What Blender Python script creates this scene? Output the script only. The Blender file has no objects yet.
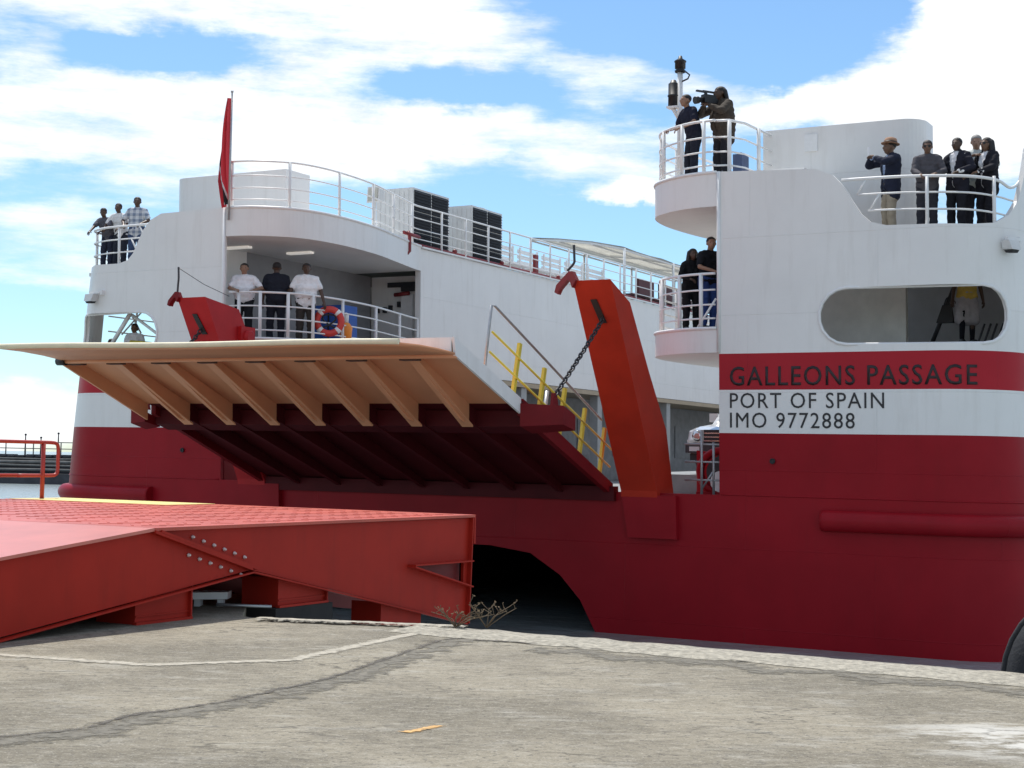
import bpy, bmesh, math, random
from mathutils import Vector, Matrix, noise
random.seed(7)
SC = bpy.context.scene
COL = SC.collection
R = math.radians

# ------------------------------------------------------------------ camera, sky, sun, exposure
FPX, EYE = 1540.0, 1.65
_p, _r = math.atan(76.5 / FPX), math.atan(.0204)
_F = Vector((0, math.cos(_p), math.sin(_p)))
_R0 = Vector((1, 0, 0)); _U0 = Vector((0, -math.sin(_p), math.cos(_p)))
_R = _R0 * math.cos(_r) + _U0 * math.sin(_r)
_U = _U0 * math.cos(_r) - _R0 * math.sin(_r)
cam = bpy.data.cameras.new('camera')
cam.sensor_width = 36; cam.lens = FPX / 1024 * 36
cam.clip_start = .1; cam.clip_end = 20000
co = bpy.data.objects.new('camera', cam); COL.objects.link(co)
co.matrix_world = Matrix(((_R.x, _U.x, -_F.x, 0), (_R.y, _U.y, -_F.y, 0), (_R.z, _U.z, -_F.z, EYE), (0, 0, 0, 1)))
SC.camera = co
SUN_AZ, SUN_EL = R(-17), R(63)          # azimuth from +y, clockwise positive
SKY_STRENGTH, SUN_STRENGTH, EXPOSURE = .115, 3.5, 0.36
CLOUD = 7.6                              # cloud radiance before the sky strength
SC.view_settings.view_transform = 'Standard'; SC.view_settings.look = 'None'
SC.view_settings.exposure = EXPOSURE; SC.view_settings.gamma = 1
SC.view_settings.use_curve_mapping = False
SC.render.engine = 'CYCLES'
SC.cycles.use_denoising = True
SC.cycles.max_bounces = 8

def nd(nt, typ, **kw):
    n = nt.nodes.new(typ)
    for k_, v_ in kw.items():
        if k_ in ('op',): n.operation = v_
        else: setattr(n, k_, v_)
    return n

def setup_world():
    w = bpy.data.worlds.new('World'); SC.world = w; w.use_nodes = True
    nt = w.node_tree; nt.nodes.clear(); L = nt.links.new
    out = nd(nt, 'ShaderNodeOutputWorld'); bg = nd(nt, 'ShaderNodeBackground')
    bg.inputs['Strength'].default_value = SKY_STRENGTH
    sky = nd(nt, 'ShaderNodeTexSky', sky_type='NISHITA', sun_disc=False)
    sky.sun_elevation = SUN_EL; sky.sun_rotation = SUN_AZ
    sky.air_density = 1.0; sky.dust_density = .35; sky.ozone_density = 2.5
    tc = nd(nt, 'ShaderNodeTexCoord'); sp = nd(nt, 'ShaderNodeSeparateXYZ')
    L(tc.outputs['Generated'], sp.inputs[0])
    def M(op, a, b=None, clamp=False):
        n = nd(nt, 'ShaderNodeMath', op=op); n.use_clamp = clamp
        for i, x in enumerate((a, b)):
            if x is None: continue
            if isinstance(x, (int, float)): n.inputs[i].default_value = x
            else: L(x, n.inputs[i])
        return n.outputs[0]
    az = M('ARCTAN2', sp.outputs['X'], sp.outputs['Y']); el = M('ARCSINE', sp.outputs['Z'])
    cx = nd(nt, 'ShaderNodeCombineXYZ'); L(az, cx.inputs[0]); L(el, cx.inputs[1])
    # ragged edges: bend the direction by a noise before the cloud masses are looked up
    def noi(scale_xyz, scale, detail, rough, off=(0, 0, 0)):
        mp = nd(nt, 'ShaderNodeMapping'); mp.inputs['Scale'].default_value = scale_xyz; mp.inputs['Location'].default_value = off
        L(cx.outputs[0], mp.inputs['Vector'])
        n = nd(nt, 'ShaderNodeTexNoise'); n.inputs['Scale'].default_value = scale; n.inputs['Detail'].default_value = detail
        n.inputs['Roughness'].default_value = rough
        L(mp.outputs[0], n.inputs['Vector']); return n
    wn = noi((1, 1.8, 1), 12, 6, .6)
    sub = nd(nt, 'ShaderNodeVectorMath', op='SUBTRACT'); L(wn.outputs['Color'], sub.inputs[0]); sub.inputs[1].default_value = (.5, .5, .5)
    scl = nd(nt, 'ShaderNodeVectorMath', op='MULTIPLY'); L(sub.outputs[0], scl.inputs[0]); scl.inputs[1].default_value = (.10, .045, 0)
    pos = nd(nt, 'ShaderNodeVectorMath', op='ADD'); L(cx.outputs[0], pos.inputs[0]); L(scl.outputs[0], pos.inputs[1])
    masses = [  # azimuth, elevation, half sizes (radians), turn, weight
        (-.17, .285, .26, .045, 0, .82), (-.23, .205, .24, .042, 3, .85), (-.30, .125, .14, .045, 0, .42),
        (-.02, .205, .15, .020, 2, .60), (.085, .185, .10, .020, 8, .62), (.275, .225, .13, .065, 20, 1.1),
        (.33, .275, .075, .085, 0, 1.1), (-.31, .022, .07, .03, 8, 1.1), (.06, .245, .13, .016, -4, .6),
        (-.36, .07, .09, .02, 0, .3), (.17, .225, .08, .018, 10, .65), (.075, .172, .04, .009, 4, .8),
        (-.23, .249, .07, .017, 3, -.85), (-.03, .242, .07, .016, 4, -.75), (-.30, .165, .05, .014, 0, -.35),
        (.13, .29, .12, .05, 0, -.8), (.02, .135, .17, .035, 0, -.9), (.12, .12, .10, .05, 0, -.9), (.20, .17, .06, .06, 0, -.7), (-.12, .11, .09, .03, 0, -.3), (-.30, .085, .08, .018, 0, -.5), (-.27, .060, .10, .018, 0, -.45), (.14, .205, .06, .012, 8, -.35)]
    tot = None
    for a, e, ra, re, rot, wt in masses:
        mp = nd(nt, 'ShaderNodeMapping', vector_type='TEXTURE')
        mp.inputs['Location'].default_value = (a, e, 0); mp.inputs['Rotation'].default_value = (0, 0, R(rot)); mp.inputs['Scale'].default_value = (ra, re, 1)
        L(pos.outputs[0], mp.inputs['Vector'])
        ln = nd(nt, 'ShaderNodeVectorMath', op='LENGTH'); L(mp.outputs[0], ln.inputs[0])
        mr = nd(nt, 'ShaderNodeMapRange', interpolation_type='SMOOTHSTEP'); L(ln.outputs['Value'], mr.inputs['Value'])
        mr.inputs['From Min'].default_value = 1.35; mr.inputs['From Max'].default_value = .35
        mr.inputs['To Min'].default_value = 0; mr.inputs['To Max'].default_value = wt
        tot = mr.outputs[0] if tot is None else M('ADD', tot, mr.outputs[0])
    f1 = noi((1, 4.6, 1), 9, 12, .66, (3.1, 1.7, 0)); f2 = noi((1, 3.2, 1), 4, 4, .5, (7.3, .4, 0))
    cov = M('ADD', M('SUBTRACT', tot, .12), M('MULTIPLY', M('SUBTRACT', f1.outputs[0], .5), 1.9))
    cov = M('ADD', cov, M('MULTIPLY', M('SUBTRACT', f2.outputs[0], .5), .5))
    # broken cloud added to the unseen sky as neutral fill for shaded faces
    def sm(x, a, b):
        q = nd(nt, 'ShaderNodeMapRange', interpolation_type='SMOOTHSTEP'); L(x, q.inputs['Value']); q.inputs['From Min'].default_value = a; q.inputs['From Max'].default_value = b; return q.outputs[0]
    away = M('MAXIMUM', sm(M('ABSOLUTE', az), .45, .95), sm(el, .38, .75))
    cov = M('ADD', cov, M('MULTIPLY', away, .46))
    mr = nd(nt, 'ShaderNodeMapRange', interpolation_type='SMOOTHSTEP'); L(cov, mr.inputs['Value'])
    mr.inputs['From Min'].default_value = .0; mr.inputs['From Max'].default_value = .86
    up = M('GREATER_THAN', sp.outputs['Z'], -.02); alpha = M('MULTIPLY', mr.outputs[0], up)
    f3 = noi((1, 1.6, 1), 26, 8, .6, (1.2, 9.4, 0))
    br = nd(nt, 'ShaderNodeMapRange'); L(f3.outputs[0], br.inputs['Value'])
    br.inputs['From Min'].default_value = .3; br.inputs['From Max'].default_value = .7
    br.inputs['To Min'].default_value = CLOUD * .93; br.inputs['To Max'].default_value = CLOUD * 1.15
    cc = nd(nt, 'ShaderNodeVectorMath', op='SCALE'); cc.inputs[0].default_value = (.965, .985, 1.0); L(br.outputs[0], cc.inputs['Scale'])
    tint = nd(nt, 'ShaderNodeMix', data_type='RGBA', blend_type='MULTIPLY'); tint.inputs['Factor'].default_value = 1
    L(sky.outputs[0], tint.inputs[6]); tint.inputs[7].default_value = (.78, .95, 1.04, 1)
    mx = nd(nt, 'ShaderNodeMix', data_type='RGBA'); L(alpha, mx.inputs['Factor']); L(tint.outputs[2], mx.inputs[6]); L(cc.outputs[0], mx.inputs[7])
    L(mx.outputs[2], bg.inputs['Color']); L(bg.outputs[0], out.inputs[0])
setup_world()

sl = bpy.data.lights.new('sun', 'SUN'); sl.energy = SUN_STRENGTH; sl.angle = R(.53); sl.color = (1, .955, .88)
so = bpy.data.objects.new('sun', sl); COL.objects.link(so)
_sd = Vector((math.sin(SUN_AZ) * math.cos(SUN_EL), math.cos(SUN_AZ) * math.cos(SUN_EL), math.sin(SUN_EL)))
so.rotation_euler = _sd.to_track_quat('Z', 'Y').to_euler(); so.location = (0, 0, 60)

# ------------------------------------------------------------------ frames of reference
ANG = math.atan(856 / FPX)                       # the ship's axis, clockwise from +y
u = Vector((math.cos(ANG), -math.sin(ANG), 0)); v = Vector((math.sin(ANG), math.cos(ANG), 0)); kz = Vector((0, 0, 1))
A0 = Vector((208 / 1540 * 30.8, 30.8, 0))
HEEL = .0175
def W(s, t, z):            # ship: s across (starboard inner corner = 0), t forward of the transom, z height above the quay
    return A0 + u * (s - HEEL * (z - 2.5)) + v * t + kz * z
P0 = Vector((-3.4, 15.07, 0))
def LW(a, b, z):           # link span: a along its near side, b across it
    return P0 + v * a - u * b + kz * z
CEN = -12.72
def shell(Q, z, off=0.0):  # the skin of the ship's stern; Q runs along it, off is outward
    mir = Q < CEN / 2
    q = CEN - Q if mir else Q
    r, q0 = 1.5, 4.26
    if q <= q0: s, t, ns, nt = q, 0, 0, -1
    elif q < q0 + r * math.pi / 2:
        th = (q - q0) / r; s = q0 + r * math.sin(th); t = r * (1 - math.cos(th)); ns, nt = math.sin(th), -math.cos(th)
    else: s, t, ns, nt = q0 + r, r + q - q0 - r * math.pi / 2, 1, 0
    if mir: s -= (.08 + .122 * max(0, z - 2.3)) * min(1, max(0, (q - 3.6) / 1.5))
    if z < 2.3: s += .10 * min(2.3 - z, 1.7) * min(1, max(0, (q - 3.6) / 1.5))
    if t > 20: s -= .004 * (t - 20) ** 1.6
    s += ns * off; t += nt * off
    return W(CEN - s if mir else s, t, z)

# ------------------------------------------------------------------ mesh helpers
def world_loc(o):
    l = Vector((0, 0, 0))
    while o is not None: l = l + o.location; o = o.parent
    return l
def empty(name, loc, label, cat, group=None, rz=0):
    o = bpy.data.objects.new(name, None); COL.objects.link(o); o.location = loc; o.rotation_euler = (0, 0, rz)
    o.empty_display_size = .3
    return tag(o, label, cat, group)
def tag(o, label=None, cat=None, group=None, kind=None):
    if label: o['label'] = label
    if cat: o['category'] = cat
    if group: o['group'] = group
    if kind: o['kind'] = kind
    return o

class MB:
    """collects faces; pt maps the given coordinates into the world"""
    def __init__(self, pt=None):
        self.bm = bmesh.new(); self.pt = pt or (lambda *p: Vector(p)); self.mi = 0
    def V(self, p): return self.bm.verts.new(self.pt(*p))
    def face(self, vs, smooth=False):
        try: f = self.bm.faces.new(vs)
        except ValueError: return None
        f.material_index = self.mi; f.smooth = smooth; return f
    def box(self, a, b):
        (x0, y0, z0), (x1, y1, z1) = a, b
        return self.hexa([(x0, y0, z0), (x1, y0, z0), (x1, y1, z0), (x0, y1, z0)], [(x0, y0, z1), (x1, y0, z1), (x1, y1, z1), (x0, y1, z1)])
    def hexa(self, lo, hi):
        a = [self.V(p) for p in lo]; b = [self.V(p) for p in hi]; n = len(a)
        self.face(a[::-1]); self.face(b)
        for i in range(n): self.face([a[i], a[(i + 1) % n], b[(i + 1) % n], b[i]])
    def prism(self, pts, f0, f1):
        """polygon pts turned into points by f0 and f1 (two ends)"""
        self.hexa([f0(p) for p in pts], [f1(p) for p in pts])
    def tube(self, path, r, seg=8, r2=None, cap=True, closed=False, raw=False):
        P = [Vector(p) if raw else self.pt(*p) for p in path]; n = len(P); rings = []
        prev = None
        for i in range(n):
            if closed: d = (P[(i + 1) % n] - P[i - 1])
            else: d = P[min(i + 1, n - 1)] - P[max(i - 1, 0)]
            if d.length < 1e-9: d = Vector((0, 0, 1))
            d.normalize()
            if prev is None:
                ref = Vector((0, 0, 1)) if abs(d.z) < .9 else Vector((1, 0, 0))
                x = d.cross(ref).normalized()
            else:
                x = prev - d * prev.dot(d)
                x = x.normalized() if x.length > 1e-6 else d.orthogonal().normalized()
            prev = x; y = d.cross(x)
            rr = r if r2 is None else r + (r2 - r) * i / max(1, n - 1)
            rings.append([self.bm.verts.new(P[i] + x * (rr * math.cos(2 * math.pi * k / seg)) + y * (rr * math.sin(2 * math.pi * k / seg))) for k in range(seg)])
        m = n if closed else n - 1
        for i in range(m):
            a, b = rings[i], rings[(i + 1) % n]
            for k in range(seg): self.face([a[k], a[(k + 1) % seg], b[(k + 1) % seg], b[k]], True)
        if cap and not closed:
            self.face(rings[0][::-1]); self.face(rings[-1])
    def ball(self, c, r, sub=2, sc=(1, 1, 1)):
        M_ = Matrix.Translation(self.pt(*c)) @ Matrix.Diagonal((r * sc[0], r * sc[1], r * sc[2], 1))
        g = bmesh.ops.create_icosphere(self.bm, subdivisions=sub, radius=1, matrix=M_)
        for f in {f for v_ in g['verts'] for f in v_.link_faces}: f.smooth = True; f.material_index = self.mi
    def lathe(self, c, axis, prof, seg=16):
        """prof: (distance along the axis, radius)"""
        c = self.pt(*c); ax = Vector(axis).normalized(); x = ax.orthogonal().normalized(); y = ax.cross(x); rings = []
        for h, r in prof:
            rings.append([self.bm.verts.new(c + ax * h + x * (r * math.cos(2 * math.pi * k / seg)) + y * (r * math.sin(2 * math.pi * k / seg))) for k in range(seg)])
        for a, b in zip(rings, rings[1:]):
            for k in range(seg): self.face([a[k], a[(k + 1) % seg], b[(k + 1) % seg], b[k]], True)
        self.face(rings[0][::-1]); self.face(rings[-1])
    def bevel(self, w, seg=2, ang=40):
        es = [e for e in self.bm.edges if len(e.link_faces) == 2 and e.calc_face_angle(0) > R(ang) and not e.link_faces[0].smooth]
        bmesh.ops.bevel(self.bm, geom=es, offset=w, offset_type='OFFSET', segments=seg, affect='EDGES', clamp_overlap=True, profile=.5)
        return self
    def build(self, name, mats, parent=None, base=None, recalc=True, label=None, cat=None, group=None, kind=None):
        if recalc: bmesh.ops.recalc_face_normals(self.bm, faces=self.bm.faces)
        if parent is not None: org = world_loc(parent)
        elif base is not None: org = Vector(base)
        else:
            cs = [v_.co for v_ in self.bm.verts]
            org = Vector(((min(c.x for c in cs) + max(c.x for c in cs)) / 2, (min(c.y for c in cs) + max(c.y for c in cs)) / 2, min(c.z for c in cs)))
        for v_ in self.bm.verts: v_.co -= org
        me = bpy.data.meshes.new(name); self.bm.to_mesh(me); self.bm.free()
        for m in (mats if isinstance(mats, (list, tuple)) else [mats]): me.materials.append(m)
        o = bpy.data.objects.new(name, me); COL.objects.link(o)
        if parent is not None: o.parent = parent
        else: o.location = org
        return tag(o, label, cat, group, kind)

def bez(a, b, c, n=8):
    a, b, c = Vector(a), Vector(b), Vector(c)
    return [a * (1 - i / n) ** 2 + b * (2 * (i / n) * (1 - i / n)) + c * (i / n) ** 2 for i in range(n + 1)]
def smooth_path(pts, n=6):
    """Catmull-Rom through the points"""
    P = [Vector(p) for p in pts]; out = []
    for i in range(len(P) - 1):
        p0, p1, p2, p3 = P[max(i - 1, 0)], P[i], P[i + 1], P[min(i + 2, len(P) - 1)]
        for j in range(n):
            t = j / n
            out.append(.5 * ((2 * p1) + (p2 - p0) * t + (2 * p0 - 5 * p1 + 4 * p2 - p3) * t * t + (3 * p1 - p0 - 3 * p2 + p3) * t ** 3))
    out.append(P[-1]); return out

# ------------------------------------------------------------------ materials
MATS = {}
def mat(name, col, rough=.5, metal=0.0, var=.08, vscale=3.0, bump=0.0, bscale=20.0, dirt=0.0, dirtcol=(.22, .15, .10), plates=False, spec=.5, emit=0.0, coat=0.0):
    if name in MATS: return MATS[name]
    m = bpy.data.materials.new(name); m.use_nodes = True; nt = m.node_tree; L = nt.links.new
    b = nt.nodes['Principled BSDF']
    b.inputs['Roughness'].default_value = rough; b.inputs['Metallic'].default_value = metal
    b.inputs['Specular IOR Level'].default_value = spec
    if coat: b.inputs['Coat Weight'].default_value = coat; b.inputs['Coat Roughness'].default_value = .15
    geo = nd(nt, 'ShaderNodeNewGeometry')
    mp = nd(nt, 'ShaderNodeMapping'); mp.inputs['Rotation'].default_value = (0, 0, ANG); L(geo.outputs['Position'], mp.inputs['Vector'])
    n1 = nd(nt, 'ShaderNodeTexNoise'); n1.inputs['Scale'].default_value = vscale; n1.inputs['Detail'].default_value = 6; n1.inputs['Roughness'].default_value = .6
    L(mp.outputs[0], n1.inputs['Vector'])
    rmp = nd(nt, 'ShaderNodeMapRange'); L(n1.outputs[0], rmp.inputs['Value'])
    rmp.inputs['From Min'].default_value = .3; rmp.inputs['From Max'].default_value = .7
    rmp.inputs['To Min'].default_value = 1 - var; rmp.inputs['To Max'].default_value = 1 + var
    sc = nd(nt, 'ShaderNodeVectorMath', op='SCALE'); sc.inputs[0].default_value = col; L(rmp.outputs[0], sc.inputs['Scale'])
    cur = sc.outputs[0]
    if dirt:
        mp2 = nd(nt, 'ShaderNodeMapping'); mp2.inputs['Scale'].default_value = (2.2, 2.2, .25); L(mp.outputs[0], mp2.inputs['Vector'])
        n2 = nd(nt, 'ShaderNodeTexNoise'); n2.inputs['Scale'].default_value = 2.0; n2.inputs['Detail'].default_value = 8; n2.inputs['Roughness'].default_value = .65
        L(mp2.outputs[0], n2.inputs['Vector'])
        r2 = nd(nt, 'ShaderNodeMapRange'); L(n2.outputs[0], r2.inputs['Value'])
        r2.inputs['From Min'].default_value = .52; r2.inputs['From Max'].default_value = .78; r2.inputs['To Max'].default_value = dirt
        mx = nd(nt, 'ShaderNodeMix', data_type='RGBA'); L(r2.outputs[0], mx.inputs['Factor']); L(cur, mx.inputs[6]); mx.inputs[7].default_value = (*dirtcol, 1)
        cur = mx.outputs[2]
    L(cur, b.inputs['Base Color'])
    hgt = None
    if bump:
        n3 = nd(nt, 'ShaderNodeTexNoise'); n3.inputs['Scale'].default_value = bscale; n3.inputs['Detail'].default_value = 5
        L(mp.outputs[0], n3.inputs['Vector'])
        bp = nd(nt, 'ShaderNodeBump'); bp.inputs['Strength'].default_value = bump; bp.inputs['Distance'].default_value = .02
        L(n3.outputs[0], bp.inputs['Height']); hgt = bp
    if plates:   # faint weld seams and buckled plating between frames
        bt = nd(nt, 'ShaderNodeTexBrick'); bt.inputs['Scale'].default_value = 1; bt.inputs['Brick Width'].default_value = 5.2; bt.inputs['Row Height'].default_value = 1.55
        bt.inputs['Mortar Size'].default_value = .010; bt.inputs['Mortar Smooth'].default_value = .6
        cb = nd(nt, 'ShaderNodeSeparateXYZ'); L(mp.outputs[0], cb.inputs[0])
        ad = nd(nt, 'ShaderNodeMath', op='ADD'); L(cb.outputs[0], ad.inputs[0]); L(cb.outputs[1], ad.inputs[1])
        cm = nd(nt, 'ShaderNodeCombineXYZ'); L(ad.outputs[0], cm.inputs[0]); L(cb.outputs[2], cm.inputs[1])
        L(cm.outputs[0], bt.inputs['Vector'])
        wv = nd(nt, 'ShaderNodeTexNoise'); wv.inputs['Scale'].default_value = 1.1; wv.inputs['Detail'].default_value = 2; L(mp.outputs[0], wv.inputs['Vector'])
        b1 = nd(nt, 'ShaderNodeBump'); b1.inputs['Strength'].default_value = .35; b1.inputs['Distance'].default_value = .05; L(wv.outputs[0], b1.inputs['Height'])
        b2 = nd(nt, 'ShaderNodeBump'); b2.inputs['Strength'].default_value = .5; b2.inputs['Distance'].default_value = .012; b2.invert = False
        L(bt.outputs['Fac'], b2.inputs['Height']); L(b1.outputs[0], b2.inputs['Normal'])
        if hgt: L(hgt.outputs[0], b1.inputs['Normal'])
        hgt = b2
    if hgt: L(hgt.outputs[0], b.inputs['Normal'])
    if emit:
        b.inputs['Emission Color'].default_value = (*col, 1); b.inputs['Emission Strength'].default_value = emit
    MATS[name] = m; return m

RED = mat('hull_red', (.29, .007, .014), .42, var=.10, vscale=.8, plates=True, dirt=.22, dirtcol=(.15, .010, .012), spec=.16)
BANDRED = mat('band_red', (.41, .017, .028), .42, spec=.18, var=.06, vscale=1, plates=True)
WHITE = mat('ship_white', (.80, .786, .76), .45, var=.04, vscale=.7, plates=True, dirt=.22, dirtcol=(.46, .42, .36))
RAILW = mat('rail_white', (.80, .80, .79), .4, var=.05, vscale=6, dirt=.15, dirtcol=(.5, .42, .34))
CEIL = mat('ceiling_white', (.74, .73, .70), .55, var=.05, vscale=1)
GREY = mat('deck_grey', (.22, .23, .23), .6, var=.15, vscale=2, bump=.2)
DARK = mat('dark_void', (.02, .02, .022), .7)
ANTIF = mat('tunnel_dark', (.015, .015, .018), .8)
ARM_BOUNCE = mat('arm_bounce_red', (.46, .030, .013), .5, spec=.2, var=.10, vscale=2.0, dirt=.12, dirtcol=(.2, .03, .02))  # arm red turned orange, bounce from the ramp deck painted in
DKRED = mat('ramp_dark_red', (.17, .006, .010), .55, var=.12, vscale=2.0, spec=.25)
ARMRED = mat('arm_red', (.40, .016, .020), .45, var=.1, vscale=2, spec=.2)
UNDER_SHADE = mat('ramp_under_shade_red', (.08, .006, .009), .65, var=.15, vscale=2.0, spec=.2)  # ramp red darkened, the shade beneath the ramp is in the colour
LINKRED = mat('linkspan_red', (.375, .022, .012), .5, var=.10, vscale=1.4, dirt=.4, dirtcol=(.20, .018, .012), bump=.06, bscale=6, spec=.16)
LINKTOP = mat('linkspan_deck', (.52, .080, .045), .40, var=.16, vscale=1.2, dirt=.2, dirtcol=(.30, .10, .08), bump=.25, bscale=40)
FLAP_BOUNCE = mat('flap_bounce_salmon', (.75, .345, .18), .5, var=.07, vscale=1.2, bump=.05, bscale=5)  # pale ramp paint with warm bounce off the red deck mixed in
RAMPW = mat('ramp_white', (.80, .79, .77), .5, var=.06, vscale=2, dirt=.2, dirtcol=(.35, .28, .22))
YEL = mat('safety_yellow', (.72, .56, .06), .45, var=.08, vscale=5, dirt=.15)
CREAM = mat('nosing_cream', (.82, .74, .52), .45, var=.08, vscale=4)
GALV = mat('galvanised', (.42, .43, .44), .4, metal=.6, var=.12, vscale=12)
STEEL = mat('dark_steel', (.05, .05, .055), .45, metal=.5, var=.2, vscale=15)
BLACK = mat('black_plastic', (.012, .012, .014), .5)
RUBBER = mat('black_rubber', (.018, .018, .02), .75, var=.3, vscale=8, bump=.3, bscale=30)
PAINTBLK = mat('letter_black', (.02, .02, .022), .5)
NAMEBLK = mat('letter_dark', (.022, .010, .012), .5)
FIRE = mat('pipe_red', (.22, .018, .02), .45, var=.12, vscale=8)
LOUVER = mat('louver_dark', (.012, .014, .020), .6, var=.3, vscale=20)
ACW = mat('unit_white', (.66, .66, .64), .5, var=.06, vscale=4, dirt=.12)
GLASS = mat('dark_glass', (.02, .025, .03), .08, spec=.8)
BLUE = mat('locker_blue', (.02, .10, .40), .45)
ORANGE = mat('float_orange', (.85, .28, .03), .5)
LRED = mat('lifebuoy_red', (.60, .05, .04), .5)
LAMP = mat('lamp_glow', (1, .97, .9), .5, emit=.25)
LENS = mat('lamp_lens', (.45, .43, .36), .15, spec=.7)
CANV = mat('canvas_cream', (.80, .78, .72), .8, var=.06, vscale=3, bump=.2, bscale=4)
SILL = mat('beige_wall', (.50, .46, .41), .6, var=.05)
BOLT = mat('bolt_pale', (.60, .50, .48), .4, metal=.3)

# ------------------------------------------------------------------ setting: ground, water
def ground_material():
    m = bpy.data.materials.new('weathered_asphalt'); m.use_nodes = True; nt = m.node_tree; L = nt.links.new
    b = nt.nodes['Principled BSDF']; b.inputs['Roughness'].default_value = .9; b.inputs['Specular IOR Level'].default_value = .25
    geo = nd(nt, 'ShaderNodeNewGeometry'); P = geo.outputs['Position']
    def noi(scale, det=8, rough=.6, sc=(1, 1, 1), rot=0.0):
        mp = nd(nt, 'ShaderNodeMapping'); mp.inputs['Scale'].default_value = sc; mp.inputs['Rotation'].default_value = (0, 0, rot); L(P, mp.inputs['Vector'])
        n = nd(nt, 'ShaderNodeTexNoise'); n.inputs['Scale'].default_value = scale; n.inputs['Detail'].default_value = det; n.inputs['Roughness'].default_value = rough
        L(mp.outputs[0], n.inputs['Vector']); return n.outputs[0]
    def ramp(x, a, c, lo=0., hi=1.):
        r = nd(nt, 'ShaderNodeMapRange', interpolation_type='SMOOTHSTEP'); L(x, r.inputs['Value'])
        r.inputs['From Min'].default_value = a; r.inputs['From Max'].default_value = c; r.inputs['To Min'].default_value = lo; r.inputs['To Max'].default_value = hi
        return r.outputs[0]
    def mixc(f, a, c):
        x = nd(nt, 'ShaderNodeMix', data_type='RGBA'); L(f, x.inputs['Factor'])
        for i, q in ((6, a), (7, c)):
            if isinstance(q, tuple): x.inputs[i].default_value = (*q, 1)
            else: L(q, x.inputs[i])
        return x.outputs[2]
    def mul(a, c):
        x = nd(nt, 'ShaderNodeMath', op='MULTIPLY'); L(a, x.inputs[0])
        if isinstance(c, float): x.inputs[1].default_value = c
        else: L(c, x.inputs[1])
        return x.outputs[0]
    big = noi(.55, 6, .6); streak = noi(2.6, 11, .74, (.55, 1.3, 1), -.25); fine = noi(13, 9, .78, (.55, 1.1, 1), -.2); grit = noi(75, 4, .8)
    c = mixc(ramp(big, .38, .62), (.19, .168, .125), (.30, .266, .20))
    c = mixc(mul(ramp(streak, .50, .70), .7), c, (.40, .378, .325))
    c = mixc(mul(ramp(streak, .48, .30), .6), c, (.165, .15, .125))
    c = mixc(mul(ramp(fine, .50, .66), .5), c, (.43, .395, .325))
    c = mixc(mul(ramp(fine, .49, .34), .66), c, (.095, .086, .072))
    c = mixc(mul(ramp(grit, .54, .68), .62), c, (.075, .068, .06))
    pit = noi(24, 3, .6); agg = noi(38, 4, .7)
    c = mixc(mul(ramp(pit, .585, .64), .62), c, (.085, .078, .065))
    c = mixc(mul(ramp(agg, .57, .64), .55), c, (.47, .44, .375))
    c = mixc(mul(ramp(grit, .44, .36), .45), c, (.46, .43, .37))
    # pale worn patch near the right of the quay
    dv = nd(nt, 'ShaderNodeVectorMath', op='DISTANCE'); L(P, dv.inputs[0]); dv.inputs[1].default_value = (3.1, 9.55, 0)
    patch = mul(ramp(dv.outputs['Value'], 1.0, .15), ramp(streak, .44, .56))
    c = mixc(mul(patch, .85), c, (.60, .58, .53))
    # fine shrinkage cracks
    mp = nd(nt, 'ShaderNodeMapping'); mp.inputs['Scale'].default_value = (.6, 1.2, 1); mp.inputs['Rotation'].default_value = (0, 0, -.3); L(P, mp.inputs['Vector'])
    wv = nd(nt, 'ShaderNodeTexNoise'); wv.inputs['Scale'].default_value = 2.2; wv.inputs['Detail'].default_value = 5; L(mp.outputs[0], wv.inputs['Vector'])
    add = nd(nt, 'ShaderNodeVectorMath', op='ADD'); L(mp.outputs[0], add.inputs[0]); L(wv.outputs['Color'], add.inputs[1])
    vo = nd(nt, 'ShaderNodeTexVoronoi', feature='DISTANCE_TO_EDGE'); vo.inputs['Scale'].default_value = .8; L(add.outputs[0], vo.inputs['Vector'])
    crack = mul(ramp(vo.outputs['Distance'], .014, .002), ramp(big, .42, .60))
    c = mixc(mul(crack, .75), c, (.075, .068, .055))
    L(c, b.inputs['Base Color'])
    b1 = nd(nt, 'ShaderNodeBump'); b1.inputs['Strength'].default_value = .7; b1.inputs['Distance'].default_value = .012; L(fine, b1.inputs['Height'])
    b2 = nd(nt, 'ShaderNodeBump'); b2.inputs['Strength'].default_value = .6; b2.inputs['Distance'].default_value = .03; L(streak, b2.inputs['Height']); L(b1.outputs[0], b2.inputs['Normal'])
    L(b2.outputs[0], b.inputs['Normal'])
    return m
GROUND = ground_material()
CONC = mat('cope_concrete', (.36, .33, .265), .9, var=.42, vscale=16, bump=1.0, bscale=45, dirt=.7, dirtcol=(.17, .155, .13))
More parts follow.
